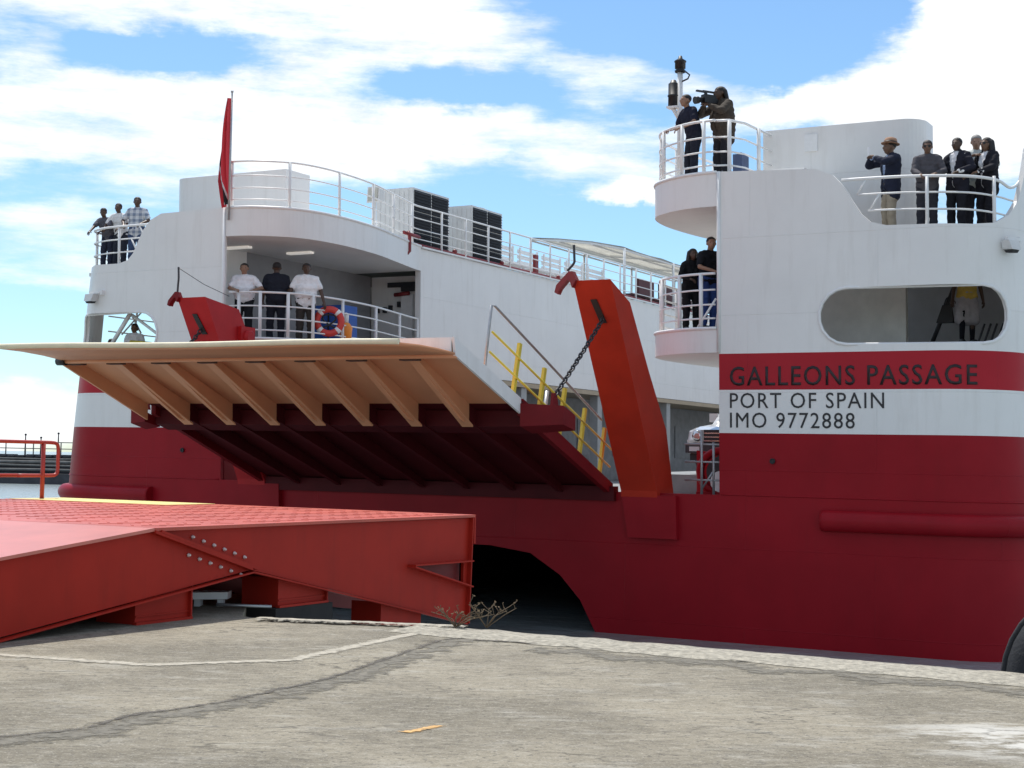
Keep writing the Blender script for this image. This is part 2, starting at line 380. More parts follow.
def worn(name, col, cover, scale=9.0, var=.3):
    m = mat(name, col, .92, var=var, vscale=12, bump=.5, bscale=40, dirt=.4, dirtcol=(.27, .25, .20)); nt = m.node_tree; L = nt.links.new
    b = nt.nodes['Principled BSDF']; at = nd(nt, 'ShaderNodeAttribute', attribute_name='rib'); sp = nd(nt, 'ShaderNodeSeparateXYZ'); L(at.outputs['Vector'], sp.inputs[0])
    geo = nd(nt, 'ShaderNodeNewGeometry'); n = nd(nt, 'ShaderNodeTexNoise'); n.inputs['Scale'].default_value = scale; n.inputs['Detail'].default_value = 8; n.inputs['Roughness'].default_value = .7; L(geo.outputs['Position'], n.inputs['Vector'])
    a = nd(nt, 'ShaderNodeMath', op='SUBTRACT'); L(sp.outputs[0], a.inputs[0]); a.inputs[1].default_value = .5
    c = nd(nt, 'ShaderNodeMath', op='ABSOLUTE'); L(a.outputs[0], c.inputs[0])
    d = nd(nt, 'ShaderNodeMath', op='MULTIPLY'); L(c.outputs[0], d.inputs[0]); d.inputs[1].default_value = 2.0
    e = nd(nt, 'ShaderNodeMath', op='ADD'); L(d.outputs[0], e.inputs[0])
    f = nd(nt, 'ShaderNodeMath', op='MULTIPLY'); L(n.outputs[0], f.inputs[0]); f.inputs[1].default_value = 2.2; L(f.outputs[0], e.inputs[1])
    r = nd(nt, 'ShaderNodeMapRange'); L(e.outputs[0], r.inputs['Value']); r.inputs['From Min'].default_value = cover + .22; r.inputs['From Max'].default_value = cover - .22
    L(r.outputs[0], b.inputs['Alpha']); return m
CRACKD = worn('crack_dirt', (.105, .092, .075), 1.34, 11)
STAIND = worn('dirt_stain', (.17, .154, .122), 1.38, 9)
KERBP = worn('kerb_line_worn', (.40, .365, .295), 1.74, 12)
MARKY = worn('worn_orange_paint', (.60, .36, .14), 1.52, 22)

def quay():
    cor = Vector((-.45, 15.22, 0))
    pts = [cor + u * 45, cor, Vector((-1.3, 15.36, 0)), Vector((-2.3, 15.5, 0)), Vector((-2.72, 15.9, 0)), Vector((-2.9, 17.3, 0)), Vector((-3.1, 19.5, 0)), Vector((-4.5, 21.2, 0)), Vector((-4.5, 21.2, 0)) - u * 46]
    far = [Vector((-60, -60, 0)), Vector((70, -60, 0))]
    mb = MB()
    poly = pts + far
    top = [mb.V(p) for p in poly]; bot = [mb.V((p.x, p.y, -6)) for p in poly]
    mb.face(top)
    for i in range(len(poly)): mb.face([top[i], top[(i + 1) % len(poly)], bot[(i + 1) % len(poly)], bot[i]])
    mb.build('quay_ground', GROUND, kind='structure', base=(0, 0, 0))
    # crumbling cope along the edge: a strip with a broken inner line
    mb = MB(); n = 300; rows = []
    for i in range(n + 1):
        d = i / n * 14 - .35
        p = cor + u * d
        wob = .10 * noise.noise((d * 1.7, 3, 0)) + .06 * noise.noise((d * 6, 9, 0))
        ow = .05 * noise.noise((d * 4, 17, 0)) + .03 * noise.noise((d * 11, 2, 0))
        h = .018 + .012 * noise.noise((d * 3, 5, 1))
        inn = p - v * (.78 + wob); out = p - v * (.04 - ow)
        mid1 = inn * .66 + out * .34; mid2 = inn * .3 + out * .7
        rows.append([mb.V((inn.x, inn.y, .004)), mb.V(((inn * .86 + out * .14).x, (inn * .86 + out * .14).y, h)),
                     mb.V((mid1.x, mid1.y, h + .012 * noise.noise((d * 9, 1, 4)))), mb.V((mid2.x, mid2.y, h + .014 * noise.noise((d * 8, 8, 4)))),
                     mb.V((out.x, out.y, h - .01)), mb.V((out.x, out.y, -.25))])
    for a, b in zip(rows, rows[1:]):
        for k_ in range(5): mb.face([a[k_], a[k_ + 1], b[k_ + 1], b[k_]], k_ != 4)
    mb.build('quay_cope', CONC, kind='structure')
    def ribbon(name, path, w, h, m, seed, step=.12, rag=.35):
        P = smooth_path([(x, y, 0) for x, y in path], 8); L_ = []
        mb = MB(); lay = mb.bm.verts.layers.float_vector.new('rib')
        for i, p in enumerate(P):
            d = (P[min(i + 1, len(P) - 1)] - P[max(i - 1, 0)]).normalized(); nrm = Vector((-d.y, d.x, 0))
            w1 = w * (1 + rag * noise.noise((i * .37, seed, 0)) + rag * .6 * noise.noise((i * 1.3, seed, 5)))
            off = nrm * (w * rag * .5 * noise.noise((i * .5, seed + 9, 0)))
            a = p + nrm * w1 / 2 + off; c = p - nrm * w1 / 2 + off
            L_.append((mb.V((a.x, a.y, max(.004, h * .3))), mb.V(((a * .8 + c * .2).x, (a * .8 + c * .2).y, h)), mb.V(((a * .2 + c * .8).x, (a * .2 + c * .8).y, h)), mb.V((c.x, c.y, max(.004, h * .3)))))
            for vv, ww in zip(L_[-1], (0, .2, .8, 1)): vv[lay] = (ww, i, 0)
        for a, b in zip(L_, L_[1:]):
            for k_ in range(3): mb.face([a[k_], b[k_], b[k_ + 1], a[k_ + 1]])
        return mb.build(name, m, kind='structure')
    kk = [(-9, 12.9), (-4.08, 12.5), (-2.78, 12.1), (-1.75, 12.55), (-.74, 14.93), (-.5, 15.08)]; KL = []
    for (x0, y0), (x1, y1) in zip(kk, kk[1:]):
        m = max(2, int(math.hypot(x1 - x0, y1 - y0) / .3))
        KL += [(x0 + (x1 - x0) * i / m, y0 + (y1 - y0) * i / m) for i in range(m)]
    KL.append(kk[-1])
    ribbon('white_kerb_line', KL, .20, .0045, KERBP, 2, rag=.25)
    ribbon('white_kerb_edge', [(-2.5, 15.52), (-2.1, 15.42), (-1.3, 15.28), (-.66, 15.16), (-.4, 15.1)], .24, .03, KERBP, 5, rag=.4)
    CR = [(-6.0, 7.6), (-2.9, 8.95), (-2.35, 9.75), (-1.9, 10.35), (-1.65, 10.86), (-1.35, 11.5), (-1.05, 12.5), (-.8, 13.4), (-.55, 14.2), (-.1, 14.35)]
    ribbon('dirt_stain', [(x + .1, y - .1) for x, y in CR], .75, .004, STAIND, 12, rag=.6)
    ribbon('ground_crack', CR, .14, .006, CRACKD, 12, rag=.5)
    ribbon('ground_crack', [(-.3, 14.2), (.3, 13.98), (1.1, 13.58), (1.9, 13.15), (2.8, 12.68), (3.6, 12.2), (5, 11.45)], .20, .008, CRACKD, 21, rag=.8)
    ribbon('dirt_stain', [(.2, 13.6), (1.6, 12.9), (3.2, 12.0), (5, 10.8)], .9, .004, STAIND, 51, rag=.7)
    # worn orange paint dash
    mb = MB(); lay = mb.bm.verts.layers.float_vector.new('rib'); a = Vector((-.60, 9.36, .005)); d = Vector((.20, .26, 0)); nr = Vector((.075, -.03, 0)); row = []
    for i in range(13):
        t = i / 12; j1 = .35 * noise.noise((i * .9, 1, 0)); j2 = .35 * noise.noise((i * .8, 7, 0))
        row.append((mb.V(a + d * t + nr * (.9 + j1)), mb.V(a + d * t - nr * (.9 + j2))))
        row[-1][0][lay] = (0, 0, 0); row[-1][1][lay] = (1, 0, 0)
    for p, q in zip(row, row[1:]): mb.face([p[0], q[0], q[1], p[1]])
    mb.build('painted_ground_mark', MARKY, kind='structure')
quay()

def water():
    m = bpy.data.materials.new('harbour_water'); m.use_nodes = True; nt = m.node_tree; L = nt.links.new
    b = nt.nodes['Principled BSDF']; b.inputs['Base Color'].default_value = (.26, .30, .30, 1); b.inputs['Roughness'].default_value = .22
    b.inputs['IOR'].default_value = 1.333
    geo = nd(nt, 'ShaderNodeNewGeometry'); n = nd(nt, 'ShaderNodeTexNoise'); n.inputs['Scale'].default_value = .9; n.inputs['Detail'].default_value = 7; n.inputs['Roughness'].default_value = .6
    L(geo.outputs['Position'], n.inputs['Vector'])
    bp = nd(nt, 'ShaderNodeBump'); bp.inputs['Strength'].default_value = .55; bp.inputs['Distance'].default_value = .25; L(n.outputs[0], bp.inputs['Height']); L(bp.outputs[0], b.inputs['Normal'])
    mb = MB(); S = 9000
    mb.face([mb.V((-S, -S, -1.86)), mb.V((S, -S, -1.86)), mb.V((S, S, -1.86)), mb.V((-S, S, -1.86))])
    mb.build('water', m, kind='structure', base=(0, 0, -1.95))
water()

# ------------------------------------------------------------------ the ferry
ferry = empty('ferry', W(CEN / 2, 20, -1.95), 'big red and white vehicle ferry moored stern first with its stern ramp half raised', 'ferry')

def part(mb, name, m, parent=None, label=None): return mb.build(name, m, parent or ferry, label=label)

def capsule_outline(x0, x1, z0, z1, n=9):
    r = (z1 - z0) / 2; out = []
    for i in range(n + 1):
        a = -math.pi / 2 + math.pi * i / n; out.append((x1 - r + r * math.cos(a), (z0 + z1) / 2 + r * math.sin(a)))
    for i in range(n + 1):
        a = math.pi / 2 + math.pi * i / n; out.append((x0 + r + r * math.cos(a), (z0 + z1) / 2 + r * math.sin(a)))
    return out
WIN_R = capsule_outline(2.07, 5.74, 4.01, 5.11)
WIN_L = [(CEN - q, z + .06) for q, z in WIN_R]
arch_half = [(-2.45, -4), (-2.6, -2.4), (-2.75, -1.86), (-3.1, -1.22), (-3.57, -.73), (-4.29, -.30), (-5.27, -.18)]
ARCH = arch_half + [(CEN - s, z) for s, z in arch_half[::-1]]
cut_R = [(6.05, 6.75), (5.78, 6.45), (5.45, 6.28), (5.0, 6.24), (3.4, 6.28), (3.1, 6.36), (2.92, 6.52), (2.74, 6.8), (2.58, 7.08), (2.36, 7.32), (2.02, 7.47)]
wing = [(8.5, 8.7), (7.6, 8.65), (7.0, 8.35), (6.6, 7.85), (6.3, 7.25)]
cut_L = [(CEN - q, z + .1) for q, z in [(2.02, 7.50), (2.36, 7.36), (2.58, 7.14), (2.74, 6.88), (2.92, 6.55), (3.1, 6.38), (3.4, 6.31), (5.0, 6.31), (13, 6.31), (13.3, 7.4)]]
outline = [(52, -4), (52, 8.7)] + wing + cut_R + [(0, 7.56), (0, 1.05), (CEN, 1.05), (CEN, 7.62)] + cut_L + [(CEN - 52, 7.5), (CEN - 52, -4)] + ARCH[::-1]
side_hole = [(CEN - q, z) for q, z in [(6.55, 4.3), (6.5, 5.9), (6.75, 6.12), (13.6, 6.12), (14, 5.9), (14, 4.3)]]

def stern_shell():
    cu = bpy.data.curves.new('tmp', 'CURVE'); cu.dimensions = '2D'; cu.fill_mode = 'BOTH'
    for poly in (outline, WIN_R, WIN_L, side_hole):
        sp = cu.splines.new('POLY'); sp.points.add(len(poly) - 1)
        for p, (x, y) in zip(sp.points, poly): p.co = (x, y, 0, 1)
        sp.use_cyclic_u = True
    ob = bpy.data.objects.new('tmp', cu); COL.objects.link(ob)
    me = bpy.data.meshes.new_from_object(ob.evaluated_get(bpy.context.evaluated_depsgraph_get()))
    bpy.data.objects.remove(ob); bpy.data.curves.remove(cu)
    bm = bmesh.new(); bm.from_mesh(me); bpy.data.meshes.remove(me)
    for v_ in bm.verts: v_.co.z = 0
    bmesh.ops.remove_doubles(bm, verts=bm.verts, dist=.0005)
    cuts = [4.1 + .14 * i for i in range(20)] + [8, 10, 13, 17, 22, 26, 30, 34, 38, 42, 46, 49]
    for q in cuts + [CEN - q for q in cuts] + [CEN / 2]:
        bmesh.ops.bisect_plane(bm, geom=bm.verts[:] + bm.edges[:] + bm.faces[:], plane_co=(q, 0, 0), plane_no=(1, 0, 0), dist=1e-5)
    for z in (2.285, 3.146, 3.87):
        bmesh.ops.bisect_plane(bm, geom=bm.verts[:] + bm.edges[:] + bm.faces[:], plane_co=(0, z, 0), plane_no=(0, 1, 0), dist=1e-5)
    for z in (4.4, 5.0, 5.6, 6.2, 7.0):      # so that the leaning side stays fair
        bmesh.ops.bisect_plane(bm, geom=[g for g in bm.verts[:] + bm.edges[:] + bm.faces[:]], plane_co=(0, z, 0), plane_no=(0, 1, 0), dist=1e-5)
    bm.normal_update()
    for f in bm.faces:
        if f.normal.z < 0: f.normal_flip()
    groups = {'hull': [], 'stern_tower_a': [], 'stern_tower_b': []}
    for f in bm.faces:
        c = f.calc_center_median()
        groups['hull' if c.y < 3.87 else ('stern_tower_a' if c.x > CEN / 2 else 'stern_tower_b')].append(f)
    TH = .10
    for g, fs in groups.items():
        nb = bmesh.new(); vm = {}
        def mk(v_, off):
            key = (v_.index, off)
            if key not in vm: vm[key] = nb.verts.new(shell(v_.co.x, v_.co.y, off))
            return vm[key]
        bm.verts.index_update(); fset = set(fs); cnt = {}
        for f in fs:
            zc = f.calc_center_median().y
            mi = 0 if zc < 2.285 else (1 if zc < 3.146 else (2 if zc < 3.87 else 1))
            a = nb.faces.new([mk(v_, 0) for v_ in f.verts]); a.material_index = mi; a.smooth = True
            c = nb.faces.new([mk(v_, -TH) for v_ in reversed(f.verts)]); c.material_index = mi if g != 'hull' else 3
            for e in f.edges: cnt.setdefault(e, []).append(f)
        for e, ff in cnt.items():
            if len([f for f in e.link_faces if f in fset]) == 1:
                f = ff[0]; vs = list(f.verts)
                for i, p in enumerate(vs):
                    q = vs[(i + 1) % len(vs)]
                    if {p, q} == set(e.verts):
                        zc = (p.co.y + q.co.y) / 2
                        x = nb.faces.new([mk(q, 0), mk(p, 0), mk(p, -TH), mk(q, -TH)])
                        x.material_index = 0 if zc < 2.285 else (1 if zc < 3.146 else (2 if zc < 3.869 else 1))
        nb.normal_update()
        for e in nb.edges:
            if len(e.link_faces) == 2 and e.calc_face_angle(0) > R(30): e.smooth = False
        w_ = MB(); w_.bm.free(); w_.bm = nb
        w_.build('hull' if g == 'hull' else 'stern_tower', [RED, WHITE, BANDRED, GREY], ferry, recalc=False)
    bm.free()
stern_shell()

def shell_path(qs, z, off): return [shell(q, z, off) for q in qs]
def frange(a, b, n): return [a + (b - a) * i / n for i in range(n + 1)]

# tunnel between the hulls
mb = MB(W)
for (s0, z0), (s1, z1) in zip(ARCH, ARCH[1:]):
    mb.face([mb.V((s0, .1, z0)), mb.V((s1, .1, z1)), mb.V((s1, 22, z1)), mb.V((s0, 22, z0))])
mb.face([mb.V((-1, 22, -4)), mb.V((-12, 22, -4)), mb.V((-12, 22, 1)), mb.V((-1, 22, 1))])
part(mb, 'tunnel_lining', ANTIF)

# window frames, knuckle beads, rubbing strakes
for poly, off in ((WIN_R, 0), (WIN_L, 0)):
    mb = MB(); mb.tube([shell(q, z, .0) for q, z in poly], .035, 6, closed=True, raw=True); part(mb, 'window_frame', RAILW)
for sgn in (0, 1):
    f_ = (lambda q: q) if sgn == 0 else (lambda q: CEN - q)
    mb = MB(); mb.tube([shell(f_(q), 1.06, .0) for q in frange(.05, 9, 60)], .018, 6, raw=True); part(mb, 'knuckle_bead', RED)
    mb = MB(); mb.tube([shell(f_(q), .62, .04) for q in [2.12] + frange(2.2, 7, 40) + frange(8, 46, 14)], .21, 16, raw=True)
    o = part(mb, 'rubbing_strake', RED)
    # scupper hole
    c = shell(f_(1.12 if sgn == 0 else 1.18), 1.74, 0); mb = MB(); mb.lathe(c - v * .02, -v, [(0, .055), (.028, .055), (.028, .04), (.012, .035)], 14); part(mb, 'scupper', BLACK)
# edge trims of the transom corners
for s_, z0, z1 in ((0.0, 3.9, 7.56), (CEN, 3.9, 7.62)):
    mb = MB(W); mb.tube([(s_, -.005, z0), (s_, -.005, z1)], .04, 8); part(mb, 'corner_trim', RAILW)

# lettering on the starboard transom
def lettering(txt, q0, q1, z0, z1, m):
    cu = bpy.data.curves.new('tmp', 'FONT'); cu.body = txt; cu.size = 1; cu.space_character = 1.14; cu.offset = .007 if 'GALL' in txt else 0; cu.resolution_u = 3; cu.fill_mode = 'FRONT'
    ob = bpy.data.objects.new('tmp', cu); COL.objects.link(ob)
    me = bpy.data.meshes.new_from_object(ob.evaluated_get(bpy.context.evaluated_depsgraph_get()))
    bpy.data.objects.remove(ob); bpy.data.curves.remove(cu)
    b = bmesh.new(); b.from_mesh(me); bpy.data.meshes.remove(me)
    xs = [v_.co.x for v_ in b.verts]; x0, x1 = min(xs), max(xs)
    ys = [v_.co.y for v_ in b.verts]; y0, y1 = 0, max(ys)
    r = bmesh.ops.extrude_face_region(b, geom=b.faces[:])
    new = {g for g in r['geom'] if isinstance(g, bmesh.types.BMVert)}
    for v_ in b.verts:
        off = .008 if v_ in new else .001
        v_.co = shell(q0 + (v_.co.x - x0) / (x1 - x0) * (q1 - q0), z0 + (v_.co.y - y0) / (y1 - y0) * (z1 - z0), off)
    words = txt.split(' '); bnd = []
    if len(words) > 1:      # each word is a part of its own
        vs = sorted(b.verts, key=lambda v_: v_['x'] if False else (v_.co - shell(q0, z0, 0)).dot(u)); xs_ = [(v_.co - shell(q0, z0, 0)).dot(u) for v_ in vs]
        gaps = sorted(range(1, len(xs_)), key=lambda i: xs_[i] - xs_[i - 1])[-(len(words) - 1):]; bnd = sorted((xs_[i] + xs_[i - 1]) / 2 for i in gaps)
    for i in range(len(bnd) + 1):
        c = b.copy(); lo = bnd[i - 1] if i else -9; hi = bnd[i] if i < len(bnd) else 99
        bmesh.ops.delete(c, geom=[v_ for v_ in c.verts if not lo < (v_.co - shell(q0, z0, 0)).dot(u) <= hi], context='VERTS')
        w_ = MB(); w_.bm.free(); w_.bm = c; w_.build('lettering', m, ferry)
    b.free()
lettering('GALLEONS PASSAGE', .23, 5.06, 3.235, 3.61, NAMEBLK)
lettering('PORT OF SPAIN', .23, 3.33, 2.785, 3.085, PAINTBLK)
lettering('IMO 9772888', .23, 2.76, 2.395, 2.695, PAINTBLK)

# balconies: d = how far the deck bulges inboard of the transom corner, against t
BULGE = smooth_path([(0, 0, 0), (.40, .03, 0), (.78, .16, 0), (1.2, .45, 0), (1.55, .85, 0), (1.76, 1.5, 0), (1.83, 2.5, 0), (1.7, 4, 0), (1.35, 5.5, 0), (.98, 7.0, 0), (.92, 7.4, 0)], 6)
def side_s(side, d): return -d * 1.13 if side > 0 else CEN + d      # side +1 starboard, -1 port
def inset(path, k_):
    out = []
    for i, p in enumerate(path):
        d = (path[min(i + 1, len(path) - 1)] - path[max(i - 1, 0)]).normalized()
        out.append(p + Vector((-d.y, d.x, 0)) * k_)
    return out
def slab(side, z0, z1, inner, tmax, tfront=.102):
    mb = MB(W); P = [(p.x, p.y) for p in BULGE if p.y <= tmax]
    P = [(max(0.001, x), max(y, tfront if x < .002 else y)) for x, y in P]
    ring = ([(-inner, tfront), (0, tfront)] if inner else [(.002, tfront)]) + P[1:] + [(P[-1][0], tmax), (-inner if inner else .002, tmax)]
    pts = [(side_s(side, d), t) for d, t in ring]
    lo = [mb.V((s, t, z0)) for s, t in pts]; hi = [mb.V((s, t, z1)) for s, t in pts]
    mb.face(lo); mb.face(hi[::-1]); n = len(pts)
    for i in range(n): mb.face([lo[i], lo[(i + 1) % n], hi[(i + 1) % n], hi[i]], False)
    return mb
def curved_rail(side, zb, h, d0, path, rails, post_at, r=.026, post_w=.045):
    """white railing that follows the balcony edge"""
    mb = MB(W); P = [(side_s(side, p.x), p.y) for p in path]
    for k_, zz in enumerate(rails): mb.tube([(s, t, zb + zz) for s, t in P], r if k_ == 0 else r * .72, 7)
    for i in post_at:
        s, t = P[i]; mb.tube([(s, t, zb), (s, t, zb + rails[0])], post_w, 6)
    return mb
for side in (1, -1):
    zo = 0 if side > 0 else .06
    roof = slab(side, 6.86 + zo, 7.54 + zo, 1.55, 7.4).build('upper_deck', WHITE, ferry)
    mid = slab(side, 3.90, 4.38 + zo, 0 if side > 0 else .0, 7.4).build('balcony', WHITE, ferry)
    mb = MB(W); mb.tube([(side_s(side, p.x), p.y, 7.555 + zo) for p in BULGE[1:]], .035, 6); part(mb, 'edge_bead', RAILW, roof)
    mb = MB(W); mb.tube([(side_s(side, p.x), p.y, 4.39 + zo) for p in BULGE[1:]], .035, 6); part(mb, 'edge_bead', RAILW, mid)
    pin = inset([p for p in BULGE], .09)[2:]
    n = len(pin)
    curved_rail(side, 4.38 + zo, 1.1, 0, pin, (1.13, .80, .50, .22), [4, 12, 20, 27, 34, 41, 48, n - 1], r=.027).build('railing', RAILW, mid)
    if side > 0:
        pr = pin
        mb = curved_rail(side, 7.54, 1.1, 0, pr, (1.10, .76, .46, .18), [3, 11, 19, 27, 34, 41, 48, n - 1], r=.028, post_w=.042)
        # straight return from the transom corner to the deckhouse
        for zz, rr in ((1.10, .028), (.76, .02), (.46, .02), (.18, .02)):
            mb.tube([(side_s(1, pr[0].x), pr[0].y, 7.54 + zz), (-.15, .14, 7.54 + zz), (.15, .22, 7.54 + zz), (.34, .6, 7.54 + zz), (.42, 1.96, 7.54 + zz)], rr, 7)
        for s_, t_ in ((.15, .22), (.42, 1.2)): mb.tube([(s_, t_, 7.54), (s_, t_, 8.64)], .045, 6)
        mb.build('railing', RAILW, roof)
    else:
        # the port rail runs on along the top of the inner wall
        path = [Vector((.12, .12, 0))] + pin + [Vector((.86, t, 0)) for t in (9, 12, 15, 18, 21, 24, 28, 32, 36, 42)]
        mb = MB(W); P = [(side_s(-1, p.x), p.y) for p in path]
        for k_, zz in enumerate((1.15, .80, .50, .22)): mb.tube([(s, t, 7.6 + zz) for s, t in P], .026 if k_ == 0 else .017, 6)
        acc = 99; last = None
        for s, t in P[:n + 1]:
            if last is not None: acc += math.hypot(s - last[0], t - last[1])
            last = (s, t)
            if acc > 1.45: mb.tube([(s, t, 7.6), (s, t, 8.75)], .04, 6); acc = 0
        for i in range(25):
            t = 8.6 + i * 1.35; mb.tube([(side_s(-1, .86), t, 7.6), (side_s(-1, .86), t, 8.75)], .036, 6)
        mb.build('railing', RAILW, roof)
mb = MB(W); td = [(.16, .13), (4.2, .13), (4.8, .3), (5.25, .75), (5.55, 1.6), (5.55, 7.4), (.16, 7.4)]; mb.hexa([(a, b, 3.88) for a, b in td], [(a, b, 3.99) for a, b in td]); part(mb, 'tower_deck', GREY)
mb = MB(W); mb.hexa([(CEN - a, b, 3.18) for a, b in td], [(CEN - a, b, 3.29) for a, b in td]); part(mb, 'tower_deck', GREY)
# bracket braces under the starboard balcony rail
mb = MB(W); mb.tube([(-.1, .12, 4.42), (-.03, .12, 4.95)], .03, 6); mb.tube([(-.5, .1, 4.42), (-.1, .1, 5.0)], .022, 6); part(mb, 'rail_brace', RAILW)

# inner walls, decks, bulkheads
mb = MB(W)
mb.box((-11.98, 7.4, 4.11), (-11.80, 52, 7.54)); part(mb, 'inner_wall', WHITE)
mb = MB(W); mb.box((-11.83, 7.4, 7.555), (-11.72, 52, 7.60)); part(mb, 'wall_coping', RAILW)
mb = MB(W); mb.box((-17.6, 7.41, 7.32), (-11.99, 52, 7.52)); mb.box((-15.2, 1.0, 7.35), (-12.9, 7.39, 7.5)); part(mb, 'roof_deck', GREY)
mb = MB(W); mb.box((-17.7, 7.45, 3.95), (-11.80, 52, 4.095)); part(mb, 'deck_soffit', mat('soffit_brown', (.40, .32, .22), .6))
mb = MB(W)
mb.box((-13.9, 4, 1.0), (-13.7, 52, 3.94))
for t in range(9, 52, 3): mb.box((-13.69, t, 1.9), (-13.66, t + 1.5, 3.2))
part(mb, 'lower_side_wall', mat('lower_wall_grey', (.20, .21, .22), .6, var=.2))
for t in (8.2, 13.5, 19, 25, 31.5, 38):
    mb = MB(W); mb.box((-12.2, t, 1.01), (-11.9, t + .35, 3.94)); part(mb, 'column', mat('column_grey', (.36, .37, .37), .6))
mb = MB(W); mb.box((-13.6, .12, .85), (.8, 52, .99)); part(mb, 'vehicle_deck', GREY)
mb = MB(W); mb.hexa([(-3.0, 2.3, 1.0), (.0, 2.3, 1.0), (.0, 14, 1.0), (-3.0, 14, 1.0)], [(-3.0, 2.3, 1.42), (.0, 2.3, 1.42), (.0, 14, 1.62), (-3.0, 14, 1.62)]); part(mb, 'parking_platform', GREY)
mb = MB(W); mb.box((.02, .15, 1.0), (.14, 7.2, 3.88)); mb.box((.02, 7.5, 1.0), (.14, 52, 7.5)); part(mb, 'inner_wall', WHITE)
mb = MB(W); mb.box((-12.88, .15, 1.0), (-12.74, 7.2, 3.88)); part(mb, 'inner_wall', RED)
mb = MB(W); mb.box((-13.6, 50, 1.0), (.0, 50.3, 7.5)); part(mb, 'forward_bulkhead', WHITE)
# port balcony recess
mb = MB(W); mb.box((-14.0, 8.2, 4.45), (-11.99, 8.35, 6.9)); part(mb, 'back_wall', WHITE)
mb = MB(W); mb.box((-14.2, 2.5, 4.45), (-14.03, 8.19, 6.92)); part(mb, 'back_wall', mat('recess_grey', (.30, .30, .31), .6))
mb = MB(W); mb.box((-14.2, 7.2, 4.25), (-12.0, 9.9, 4.43)); part(mb, 'deck_step', GREY)
mb = MB(W); mb.box((-14.2, .13, 4.0), (-14.03, 2.49, 6.92)); part(mb, 'return_wall', WHITE)
mb = MB(W); mb.box((-14.02, .13, 4.0), (-12.74, 7.38, 4.43)); part(mb, 'balcony_floor', GREY)
mb = MB(W); mb.box((-12.93, 8.12, 6.45), (-11.99, 8.19, 6.62)); mb.box((-13.4, 8.12, 6.58), (-12.2, 8.18, 6.72)); part(mb, 'duct', STEEL)
for s_, z_ in ((-13.75, 5.85), (-13.5, 5.85), (-13.3, 5.9), (-13.0, 6.0), (-12.75, 5.7)):
    mb = MB(W); mb.box((s_ - .05, 8.1, z_), (s_ + .05, 8.19, z_ + .16)); part(mb, 'switch_box', STEEL)
mb = MB(W); mb.box((-12.9, 8.08, 4.5), (-12.5, 8.19, 6.35)); part(mb, 'cabinet', RAILW)
mb = MB(W); mb.tube([(-13.1, 8.05, 6.35), (-12.6, 8.05, 6.38)], .06, 6); part(mb, 'pipe', FIRE)
for s_, t_ in ((-12.7, 3.0), (-13.6, 1.6)):
    mb = MB(W); mb.box((s_ - .38, t_ - .09, 6.87), (s_ + .38, t_ + .09, 6.915)); part(mb, 'ceiling_lamp', LAMP)
# port tower: open outer side with rails, outer wall, ceiling
mb = MB(W); mb.box((-17.6, .5, 6.2), (-14.21, 7.2, 6.29)); part(mb, 'tower_ceiling', CEIL)
mb = MB(W)
for zz in (4.85, 5.25): mb.tube([(-17.75, 1.4, zz), (-17.75, 9.0, zz)], .02, 6)
for t in (2.35, 4.2, 5.6, 7.0): mb.tube([(-17.8, t, 4.2), (-17.55, t, 6.15)], .03, 6)
mb.tube([(-17.6, 1.6, 5.95), (-17.72, 2.6, 4.9)], .028, 6); mb.tube([(-17.55, 2.7, 5.7), (-17.75, 1.9, 4.8)], .022, 6)
part(mb, 'side_railing', RAILW)
mb = MB(W); mb.tube([(-16.75, .5, 4.44), (-16.15, .5, 5.2)], .055, 8); mb.tube([(-16.1, .52, 5.15), (-14.85, .5, 4.42)], .04, 8); part(mb, 'strut', RAILW)
mb = MB(W); mb.tube([(-16.5, .9, 4.5), (-15.8, .9, 4.44)], .05, 8); part(mb, 'yellow_pipe', YEL)
# starboard tower interior behind the oval window
mb = MB(W); mb.box((.2, 2.6, 3.99), (3.0, 2.75, 6.2)); mb.box((2.98, 2.59, 3.99), (3.08, 2.78, 6.2)); part(mb, 'window_bulkhead', mat('cabin_beige', (.82, .79, .73), .6))
mb = MB(W); mb.box((.2, .8, 6.0), (4.9, 5.0, 6.04)); part(mb, 'tower_ceiling', CEIL)
mb = MB(W); mb.box((2.2, 5.0, 3.99), (5.7, 5.12, 6.2)); part(mb, 'stair_bulkhead', mat('stair_grey', (.46, .46, .47), .6))
mb = MB(W)
mb.tube([(3.35, 3.2, 4.0), (3.95, 3.4, 5.6)], .05, 6)
part(mb, 'stair', STEEL)
for i in range(5): mb = MB(W); mb.tube([(4.55 + i * .12, 2.2, 3.99), (4.75 + i * .12, 2.2, 4.55)], .022, 6); part(mb, 'baluster', STEEL)
# wing decks behind the cut-outs
mb = MB(W); wd_ = [(2.52, .13), (4.2, .13), (4.9, .32), (5.3, .75), (5.55, 1.6), (5.55, 9), (2.52, 9)]; mb.hexa([(a, b, 6.05) for a, b in wd_], [(a, b, 6.15) for a, b in wd_]); part(mb, 'wing_deck', GREY)
mb = MB(W); wd_ = [(-15.22, .13), (-16.4, .13), (-16.9, .4), (-17.2, 1.0), (-17.25, 1.7), (-17.25, 9), (-15.22, 9)]; mb.hexa([(a, b, 6.30) for a, b in wd_], [(a, b, 6.36) for a, b in wd_]); part(mb, 'wing_deck', GREY)
